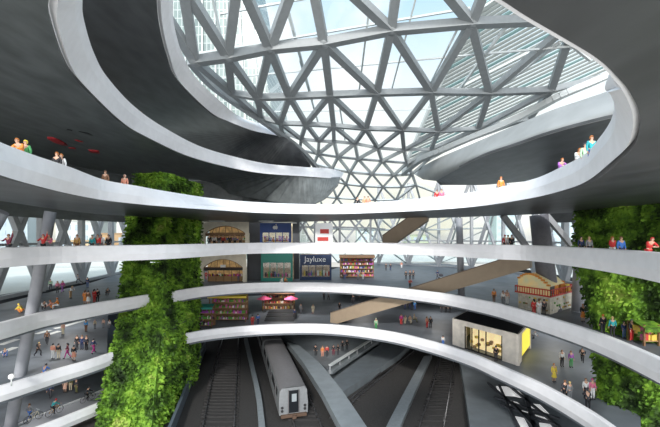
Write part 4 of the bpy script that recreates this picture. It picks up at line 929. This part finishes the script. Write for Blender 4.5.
# px, foot y, floor, pose, facing, hair, top, bottom, label, flags (k skirt, l long hair, s small)
PPL = [
# level C, left
(50.5,290.5,FC,'stand',20,'dark','lgreen','dark','person in pale green top beside the window strip at far left, left of pink pair',''),
(57.5,293,FC,'stand',10,'brown','pink','dark','person in pink top with dark trousers, left one of the pink pair','l'),
(62.5,292.5,FC,'walk',-10,'brown','magenta','purple','person in magenta top, right one of the pink pair near the windows','l'),
(70.5,298.5,FC,'lean',90,'blond','white','tan','person in white bending forward, right of the pink pair',''),
(79,284,FC,'run',-60,'dark','grey','dark','grey figure running far back along the pale windows',''),
(87.5,288,FC,'stand',180,'dark','navy','denim','person in navy standing with back turned far back beside windows',''),
(107,295,FC,'crouch',60,'dark','black','dark','dark clothed person crouching alone on the floor beside green tower',''),
(85,304.5,FC,'stand',180,'brown','orange','orange','person in orange dress behind the upper left parapet','kl'),
(88.3,305,FC,'stand',180,'dark','brown','white','person with white skirt right beside the one in orange dress','k'),
(94.3,303,FC,'stand',170,'dark','red','red','person in red coat left of a person in black, upper left floor','l'),
(97.5,302.5,FC,'stand',190,'dark','black','black','person in black touching the red coated person, upper left floor',''),
(21,313,FC,'crouch',-80,'yellow','yellow','orange','person in yellow jacket crouching at the far left floor',''),
(43.5,309.5,FC,'crouch',60,'dark','white','black','person in white crouching left of an orange clad person',''),
(52.5,309,FC,'crouch',-50,'ginger','salmon','orange','person in salmon and orange crouching on the upper left floor',''),
(57,309,FC,'sit',-70,'ginger','orange','white','person in orange top sitting on the floor behind the upper left parapet',''),
# level D, left
(5.5,357,FD,'crouch',30,'tan','denim','blue','person in blue crouching at the left edge left of tall column',''),
(47,344.5,FD,'walk',30,'brown','brown','dark','person in brown top walking over the pale floor strips',''),
(63,335,FD,'stand',0,'blond','peach','cream','person in peach clothes with light hair near the pale floor strips','l'),
(38,357,FD,'run',70,'blond','black','black','person in black striding left of the orange topped person',''),
(53,359,FD,'stand',180,'dark','salmon','white','person in salmon top and white trousers, lower left crowd',''),
(58.5,359,FD,'stand',180,'dark','black','cream','person in black top and cream trousers, left of dark walkers',''),
(67.5,358.5,FD,'walk',-60,'dark','maroon','magenta','person in dark top and magenta trousers walking, lower left crowd','l'),
(73.8,361,FD,'stand',180,'dark','black','salmon','person in black top and long salmon skirt in the lower left crowd','k'),
(77,349.5,FD,'stand',0,'dark','black','dark','person in black jacket, left of three dark figures by the tower',''),
(82,349.5,FD,'stand',10,'brown','navy','navy','person in navy suit, middle of three dark figures by the tower',''),
(86.5,350,FD,'stand',-10,'brown','dark','black','person in black suit, right of three dark figures by the tower',''),
(93.5,353.5,FD,'walk',160,'dark','navy','magenta','person in navy top and magenta trousers nearest the green tower',''),
(86,332,FD,'stand',180,'brown','sky','brown','person in bright blue jacket behind the three dark figures',''),
(95,329,FD,'stand',0,'tan','cream','grey','small person in cream right of the bright blue jacket','s'),
(103.5,328,FD,'stand',0,'dark','peach','grey','small person in peach, middle one between blue jacket and green tower','s'),
(109.5,329,FD,'stand',0,'brown','white','grey','small person in white at the edge of the green tower','s'),
(44,382.5,FD,'lean',180,'dark','blue','orange','person in blue and orange leaning just behind the lower left parapet',''),
# level E, left
(50,398.5,FE,'walk',20,'brown','navy','dark','man in dark suit walking on the lowest left floor',''),
(65,392.5,FE,'stand',0,'blond','peach','peach','person in peach dress on the lowest left floor, left of two others','kl'),
(70.5,391,FE,'stand',10,'dark','olive','cream','person in olive top between peach dress and dark jacket, lowest floor',''),
(76.5,393,FE,'stand',-20,'dark','dark','olive','person in dark jacket, rightmost of three on the lowest left floor',''),
# level C, middle and right
(206,280,FC,'stand',180,'brown','red','red','person in red at the arched shop counter, leftmost there',''),
(211,279,FC,'stand',170,'dark','orange','brown','person in orange at the arched shop counter, next to the red one',''),
(219.5,281,FC,'stand',0,'dark','white','white','person in white in front of the lower arched shop',''),
(238.5,281.5,FC,'stand',20,'dark','magenta','denim','person in magenta top and blue trousers by the lower arched shop','l'),
(242,277,FC,'stand',180,'brown','white','grey','person in white top just behind the magenta topped person',''),
(256,280,FC,'walk',0,'dark','maroon','tan','person in maroon top and tan trousers before the dark wall between shops',''),
(282,284,FC,'sit',-60,'brown','white','white','person in white sitting left of an orange clad one below the teal shop',''),
(285.5,284,FC,'sit',60,'brown','orange','brown','person in orange sitting right of the white clad one below the teal shop',''),
(344.5,279.5,FC,'stand',180,'blond','pink','denim','person in pink top and denim at the left end of the book stall',''),
(358,280,FC,'lean',180,'white','white','grey','person in white bending over goods at the middle of the book stall',''),
(363,280,FC,'lean',170,'dark','salmon','white','person in salmon top bending over goods, right of the white one',''),
(386,270.5,FC,'stand',0,'dark','dark','dark','left figure of the dark pair far back right of the book stall',''),
(390.5,270.5,FC,'stand',0,'dark','dark','navy','right figure of the dark pair far back right of the book stall',''),
(401.5,268.5,FC,'stand',0,'brown','salmon','white','person in salmon top far back near the lattice foot',''),
(406,279.5,FC,'stand',180,'dark','black','black','left figure in black of the trio near the lattice foot',''),
(410,279.5,FC,'stand',180,'ginger','black','black','middle figure in black with ginger hair of the trio near lattice foot',''),
(413.3,279.5,FC,'stand',180,'ginger','dark','black','right figure in dark coat of the trio near the lattice foot',''),
(437.5,279,FC,'walk',-80,'dark','navy','dark','person in navy pushing a pram far back above the long escalator',''),
(410,289.5,FC,'lean',0,'maroon','red','dark','person in dark red leaning on the middle parapet',''),
(494,303,FC,'stand',0,'brown','orange','brown','person in orange below the long escalator, behind the parapet',''),
(503,305,FC,'stand',10,'brown','white','grey','person in white top left of the food stall, nearer the escalator',''),
(507,304.5,FC,'stand',-10,'brown','peach','white','person in peach top close to the left end of the food stall',''),
(534,315.5,FC,'stand',180,'black','red','red','person in red coat before the food stall','l'),
(539,316,FC,'stand',180,'brown','white','white','person in white between red and dark coats at the food stall',''),
(544,316,FC,'stand',180,'dark','dark','black','person in dark coat, rightmost of the trio at the food stall',''),
(583,322,FC,'stand',0,'ginger','black','orange','woman in black top and long orange skirt near the right green wall','k'),
(603,335,FC,'stand',180,'ginger','black','dark','person in black with ginger hair left of the teal jacket',''),
(612.5,338,FC,'stand',170,'blond','teal','black','person in teal jacket beside the right green wall',''),
(624,338.5,FC,'stand',0,'dark','navy','denim','child in navy left of the red trousered person by the flower stall','s'),
(631.5,341.5,FC,'stand',20,'dark','black','red','person in black top and red trousers beside the flower stall',''),
# level D, middle and right
(203,325,FD,'crouch',40,'dark','purple','dark','person in purple crouching among plants by the green tower',''),
(252.5,326.5,FD,'stand',180,'dark','red','red','person in red right of the flower stall behind the lowest parapet',''),
(258,325,FD,'stand',180,'dark','blue','navy','person in blue right of the red one behind the lowest parapet',''),
(294.5,319,FD,'walk',30,'dark','navy','black','person in navy right of the dark steps',''),
(301,313.5,FD,'stand',0,'brown','grey','grey','person in grey between dark steps and the cream robed figure',''),
(313,314,FD,'stand',0,'tan','cream','cream','tall figure in cream robe left of the escalator foot','k'),
(324,300,FD,'walk',0,'dark','dark','black','left one of two dark figures far back above the cream robed figure',''),
(328.5,300,FD,'walk',20,'blond','grey','black','right one of two figures far back, light haired, above cream robe',''),
(339.5,311.5,FD,'stand',0,'dark','black','black','person in black just above the foot of the long escalator',''),
(353,303.5,FD,'stand',0,'dark','dark','dark','dark figure seen above the escalator, left of another',''),
(359,301,FD,'walk',0,'dark','black','dark','dark walking figure seen above the escalator near its crossing',''),
(376,330,FD,'stand',10,'lgreen','lgreen','green','figure all in pale green behind the lowest parapet, centre',''),
(401.3,325,FD,'stand',-30,'dark','magenta','red','person in crimson, left end of the small huddle in the centre','l'),
(405.3,323.5,FD,'sit',-20,'blond','cream','cream','person in cream sitting second in the small huddle in the centre',''),
(410,323.5,FD,'sit',10,'brown','tan','cream','person in tan sitting third in the small huddle in the centre',''),
(414.5,322,FD,'sit',60,'blond','cream','olive','light haired person sitting at right end of the small huddle',''),
(405,309.5,FD,'stand',0,'dark','grey','navy','left of three standing figures above the small huddle',''),
(409.5,309.5,FD,'stand',0,'dark','dark','navy','middle of three standing figures above the small huddle',''),
(414.7,310,FD,'stand',0,'blond','sky','blue','person in bright blue, right of three figures above the huddle',''),
(427,328,FD,'stand',30,'brown','salmon','red','person in red touching a black clad person right of the huddle','l'),
(430.6,328,FD,'stand',-30,'dark','black','black','person in black touching the red clad one right of the huddle',''),
(441.8,312.5,FD,'stand',0,'dark','black','dark','left of three dark figures behind the stone kiosk',''),
(446,312.5,FD,'stand',0,'dark','black','black','middle of three dark figures behind the stone kiosk',''),
(449.8,312.8,FD,'stand',0,'brown','dark','black','right of three dark figures behind the stone kiosk',''),
(443,346.5,FD,'stand',150,'dark','white','blue','person in white top and blue trousers left of the stone kiosk','s'),
(496,361.5,FD,'stand',180,'dark','black','dark','person in black looking into the lit kiosk front',''),
(533.5,338,FD,'crouch',50,'white','white','grey','person in white crouching behind the stone kiosk',''),
(554,382,FD,'stand',10,'ginger','yellow','yellow','figure in long yellow robe right of the stone kiosk','k'),
(562,366.5,FD,'stand',0,'brown','white','black','person in white top and black trousers right of the kiosk',''),
(571,367.5,FD,'stand',0,'brown','purple','green','person in purple top and green trousers right of the kiosk',''),
(582.5,363.5,FD,'run',-40,'dark','black','black','person in black running beside the green wall',''),
(585.8,399,FD,'stand',0,'brown','white','black','person in white top and black trousers next to the pink top',''),
(592.5,399.5,FD,'stand',0,'magenta','pink','white','person in pink top and white trousers near the right green wall',''),
(565,401,FD,'stand',170,'brown','dark','black','left one of the couple leaning at the lowest parapet at right',''),
(569.8,402.5,FD,'stand',190,'blond','grey','grey','light haired right one of the couple at the lowest parapet',''),
(588,411.5,FD,'lean',160,'dark','dark','black','person in dark coat leaning over the lowest parapet at far right',''),
# lower platform
(315.5,355.5,FE,'stand',0,'dark','black','black','person in black at left end of the lower platform group',''),
(322.5,357,FE,'stand',10,'ginger','orange','salmon','person in orange at the front of the lower platform group',''),
(327,356.5,FE,'stand',0,'dark','red','dark','person in red behind the orange one in the lower platform group',''),
(333.5,355.5,FE,'stand',0,'dark','dark','maroon','person in maroon trousers, middle of the lower platform group',''),
(338,355,FE,'stand',30,'brown','black','dark','person in black right of the maroon trousers on lower platform',''),
(342.5,350.5,FE,'stand',0,'dark','dark','black','person in dark clothes second from right on the lower platform',''),
(347,349.5,FE,'stand',-20,'dark','black','black','rightmost person in black on the lower platform',''),
]
def Pz(px, py, z): return P(px, py, z)
for px, fy, z, ps, rz, h, t, b, lab, fl in PPL:
    person(P(px, fy, z), ps, rz, h, t, b, lab, .8 if 's' in fl else 1.0, None, 'l' in fl, 'k' in fl)
# people standing right behind a parapet (px only): curve, its outward normals, floor height
def at_rail(tr, z, center, px, out, zf):
    p = P(px, interp(tr, px), z); r = Vector((p.x, p.y, 0)).normalized(); n = Vector((p.x-center[0], p.y-center[1], 0)).normalized(); q = p + (r*out if (px > 480 and z > 0) else r*out*.75 + n*min(out, .6)*.75); q.z = zf; return q
R1_TOP = [(0,142),(33,154.6),(70,167),(105,180),(138,186),(165,191),(215,198.5),(265,202.5),(330,204.3),(380,201.8),(435,197),(480,190.7),(530,180),(564,165.5),(586,153),(600,137)]
F1 = 2.9
RAIL = [
(34,'lean','ginger','orange','denim','person in orange jacket at top left parapet beside a green one',''),(38,'stand','yellow','green','black','person in green with yellow hat beside the orange jacket, top left',''),
(67,'stand','ginger','black','black','person in black coat at the upper left parapet, left of pair',''),(71.2,'stand','ginger','white','grey','person in white at the upper left parapet, right of pair',''),
(112,'stand','brown','brown','dark','person in brown alone at the upper left parapet',''),(130.5,'stand','peach','salmon','orange','person in salmon at the upper parapet just left of green tower',''),
(357,'stand','dark','black','black','person in black at the far upper parapet in the centre',''),(364,'stand','brown','tan','tan','left one in tan at the far upper parapet in the centre',''),(367.5,'stand','brown','salmon','brown','right one in salmon at the far upper parapet in the centre',''),
(434.5,'stand','brown','red','dark','left one in red at the far upper parapet right of centre',''),(439,'stand','brown','pink','grey','right one in pink at the far upper parapet right of centre',''),
(501,'stand','orange','orange','ochre','person in bright orange at the upper right parapet',''),(560,'lean','ginger','purple','maroon','person in dark purple leaning at the upper right parapet',''),
(577,'lean','ginger','white','white','person in white leaning at upper right parapet beside pale green one','l'),(585,'stand','dark','lgreen','white','person in pale green jacket at the upper right parapet',''),(591.5,'stand','ginger','teal','blue','ginger person in teal jacket at the upper right parapet','')]
for px, ps, h, t, b, lab, fl in RAIL:
    person(at_rail(R1_TOP, Z1T, (0,24), px, .62, F1), ps, 180 if ps == 'x' else (math.degrees(math.atan2(-(px-330), 360))*0), h, t, b, lab, .84 if px > 550 else .95, None, 'l' in fl)
for k, (px, py, lab) in enumerate(((149,117.5,'dark figure at the upper left balcony, higher of two'),(167,130.5,'dark figure at the upper left balcony, lower of two'))):
    p = P(px, py, Z2T); q = radial(p, .75, C2); q.z = Z2T-1.1; person(q, 'stand', 0, 'brown', 'olive' if k else 'black', 'black', lab)
RB = [(15.5,1.6,'wave','brown','maroon','dark','person in maroon checked top at the long parapet, far left',''),
(49,1.2,'wave','red','red','black','person in red with raised arm at the long parapet','l'),(56.5,1.3,'lean','salmon','pink','grey','person in pink leaning right beside the raised red arm',''),
(82,1.4,'stand','brown','ochre','brown','person in ochre alone at the long parapet, left',''),(97,1.5,'stand','teal','teal','dark','person in teal at the long parapet left of green tower',''),
(102.3,1.5,'stand','brown','red','grey','person in red next to the teal one at the long parapet',''),(105.5,1.6,'stand','grey','white','grey','person in white squeezed right of the red one, long parapet',''),(113,2.2,'stand','dark','black','dark','person in black at the long parapet nearest the green tower',''),
(501.5,3,'stand','red','red','dark','person in red, left of a close trio at the long parapet',''),(504.5,3,'stand','blond','white','grey','person in white, middle of a close trio at the long parapet',''),(508,3,'stand','dark','black','black','person in black, right of a close trio at the long parapet',''),
(574.5,2.5,'stand','dark','navy','black','person in navy at the edge of the right green wall',''),(582,2.2,'stand','blond','grey','dark','grey clad person right of the navy one at the green wall',''),
(603.5,1.0,'walk','ginger','red','white','person in red top and white trousers before the green wall','l'),(611.5,.9,'stand','brown','blue','navy','person in blue before the green wall right of the red top',''),(636.5,.7,'lean','red','red','red','person in red at the far right end of the long parapet','')]
for px, out, ps, h, t, b, lab, fl in RB:
    person(at_rail(B_TOP, ZB, (0,24), px, out, FB+.0), ps, 0, h, t, b, lab, .85 if px > 560 else .95, None, 'l' in fl)
for px, h, t, b, lab in ((211,'dark','black','black','person in black, leftmost of the row before the upper arched shop'),(216,'dark','white','black','person in white, second from left before the upper arched shop'),(220.5,'brown','dark','grey','person in dark grey, third from left before the upper arched shop'),(224.5,'dark','red','black','person in red, fourth from left before the upper arched shop'),(231,'brown','black','black','person in black, fifth from left before the upper arched shop'),(236,'tan','grey','black','person in grey, last but one before the upper arched shop'),(241.5,'dark','tan','dark','person in tan, rightmost of the row before the upper arched shop')):
    person(at_rail(B_TOP, ZB, (0,24), px, 10.5, FB), 'stand', 0, h, t, b, lab)
for px, ps, h, t, b, lab in ((266,'sit','brown','tan','brown','person in tan seated left at the cafe table below the blue shop'),(274,'sit','brown','ochre','dark','person in ochre seated right at the cafe table below the blue shop')):
    q = at_rail(B_TOP, ZB, (0,24), px, 1.3, FB+.15); person(q, ps, 90 if px < 270 else -90, h, t, b, lab)
q = at_rail(B_TOP, ZB, (0,24), 270, 1.3, FB); tb = empty('cafe_table', q, label='small round white cafe table between two seated people on the deck', cat='table')
bm = NB(); tube(bm, [(0,0,.8),(0,0,.85)], .45, 18); build('tabletop', bm, M['signw'], tb); bm = NB(); tube(bm, [(0,0,.03),(0,0,.8)], .04, 8); build('pole', bm, M['steel_d'], tb); bm = NB(); tube(bm, [(0,0,0),(0,0,.04)], .28, 14); build('base', bm, M['steel_d'], tb)
# bicycles on the lowest left path
def bicycle(loc, rz, label, col):
    root = empty('bicycle', loc, math.radians(rz), label, 'bicycle'); R = .34
    for y in (-.52,.52):
        bm = NB(); n = 20; pts = [(0, y+R*math.cos(2*math.pi*i/n), R+R*math.sin(2*math.pi*i/n)) for i in range(n+1)]; tube(bm, pts, .022, 6, caps=False)
        for i in range(0,n,2): tube(bm, [(0,y,R), pts[i]], .006, 4)
        build('wheel', bm, M['black'], root)
    bm = NB(); A, B_, S, H_, Fk = (0,.52,R),(0,.08,.3),(0,.2,.82),(0,-.36,.8),(0,-.52,R)
    for a, b in ((A,B_),(A,S),(B_,S),(S,H_),(B_,H_),(H_,Fk)): tube(bm, [a,b], .022, 6)
    build('frame', bm, CM[col], root); bm = NB(); tube(bm, [H_,(0,-.38,1.0)], .018, 6); tube(bm, [(-.26,-.38,1.0),(.26,-.38,1.0)], .018, 6); build('handlebar', bm, M['steel_l'], root)
    bm = NB(); ball(bm, V(0,.22,.88), .12, 8, sc=(.8,1.2,.4)); build('saddle', bm, M['black'], root)
pa, pb_ = P(55,417,FE), P(96,399,FE); ang = math.degrees(math.atan2((pb_-pa).y, (pb_-pa).x))+90
for px, py, h, t, b, l1, l2, c, ps in ((88,401,'dark','black','black','cyclist in black riding close to the green tower','dark bicycle ridden by the black clad cyclist','dark','cycle'),(54.5,414.5,'red','teal','dark','cyclist with red helmet and teal jacket','brown bicycle ridden by the red helmeted cyclist','ochre','cycle'),(29.5,420.5,'brown','grey','blue','person in grey top and blue trousers wheeling a bicycle','pale bicycle being wheeled at bottom left','cream','walk')):
    p = P(px, py, FE+.03); q = p.copy()
    if ps == 'walk': q = P(px+4, py+.5, FE+.03)
    bicycle(q, ang, l2, c); person(p, ps, ang, h, t, b, l1)
# pram beside the navy walker
p = P(441,279.2,FC); pr = empty('pram', p, label='dark pram pushed by the navy clad person far back', cat='pram')
bm = NB(); ball(bm, V(0,0,.75), .36, 12, sc=(1.2,.8,.8)); build('carrycot', bm, CM['dark'], pr)
for dx in (-.3,.3):
    for dy in (-.22,.22): bm = NB(); tube(bm, [(dx,dy-.02,.16),(dx,dy+.02,.16)], .16, 12); build('wheel', bm, M['black'], pr)
bm = NB(); tube(bm, [(-.3,0,.16),(.3,0,.6)], .02, 6); tube(bm, [(.3,0,.16),(-.3,0,.6)], .02, 6); tube(bm, [(-.3,0,.7),(-.62,0,1.02)], .02, 6); build('frame', bm, M['steel_l'], pr)
# red and dark marks on the gallery wall / soffit at upper left
for pts, r, l, m in (([(50,137),(54,139.5),(60,143),(65,145.5)],.55,'long red painted streak under the dark ceiling at upper left','redm'),([(69,148),(75.5,148.5)],.4,'short crimson dash right of the long red streak','redm'),([(77.5,141),(80.5,141)],.5,'dark red blotch above the crimson dash','redm'),([(93.5,150),(95,153)],.5,'faint red blotch farthest right of the red marks','redm'),([(79,131.5),(86,133),(92,135.5)],.25,'black streak above the red marks at upper left','black'),([(67,129.5),(72,130.5)],.2,'short black streak left of the longer black one','black')):
    Yq = Z2B*F/(HY-sum(p[1] for p in pts)/len(pts)); bm = NB()
    q = [P(x, y, Z2B+.0) for x, y in pts]; tube(bm, q, [r*.5]+[r]*(len(q)-2)+[r*.6] if len(q) > 2 else r, 6)
    for v in bm.verts: v.co.z = Z2B + (v.co.z-Z2B)*.12
    tag(build('ceiling_marking', bm, M[m]), l, 'marking')
# ================================================================= FILL LIGHTS ADDED UNDER THE DECKS
def fill_light(x, y, z, e, w, label):  # area light with a made-up fixture, added to brighten the dark floors
    root = empty('ceiling_light', (x,y,z), label=label, cat='ceiling light')
    bm = NB(); box(bm, (0,0,-.06), (w,w*.5,.12)); build('housing', bm, M['steel_l'], root)
    ld = bpy.data.lights.new('lamp', 'AREA'); ld.shape = 'RECTANGLE'; ld.size = w*.95; ld.size_y = w*.45; ld.energy = e; ld.color = (1,.97,.93)
    lo = bpy.data.objects.new('lamp', ld); C.objects.link(lo); lo.parent = root; lo.location = (0,0,-.15)
zu = FC-.3
for x, y, l in ((-30,40,'panel light under the upper left deck, nearer'),(-38,52,'panel light under the upper left deck, farther'),(-8,62,'panel light above the flower stall'),(6,66,'panel light above the tan escalator foot'),(18,60,'panel light above the central huddle'),(30,48,'panel light above the area behind the stone kiosk'),(28,34,'panel light above the area beside the stone kiosk')):
    fill_light(x, y, zu, 300, 3.0, l)
zu = FD-.3
for x, y, l in ((-30,38,'panel light over the lowest left floor'),(0,60,'panel light over the lower platform'),(16,48,'panel light over the tracks at right')):
    fill_light(x, y, zu, 160, 3.0, l)
zu = FB-.55
for x, y, l in ((-14,55,'panel light before the lower arched shop'),(-8,56,'panel light before the teal shop'),(0,56,'panel light before the navy shop')):
    fill_light(x, y, zu, 90, 2.0, l)

for x, y, l in ((-16,51,'panel light before the upper arched shop'),(-9,51,'panel light before the blue shop')):
    fill_light(x, y, 2.3, 110, 2.0, l)
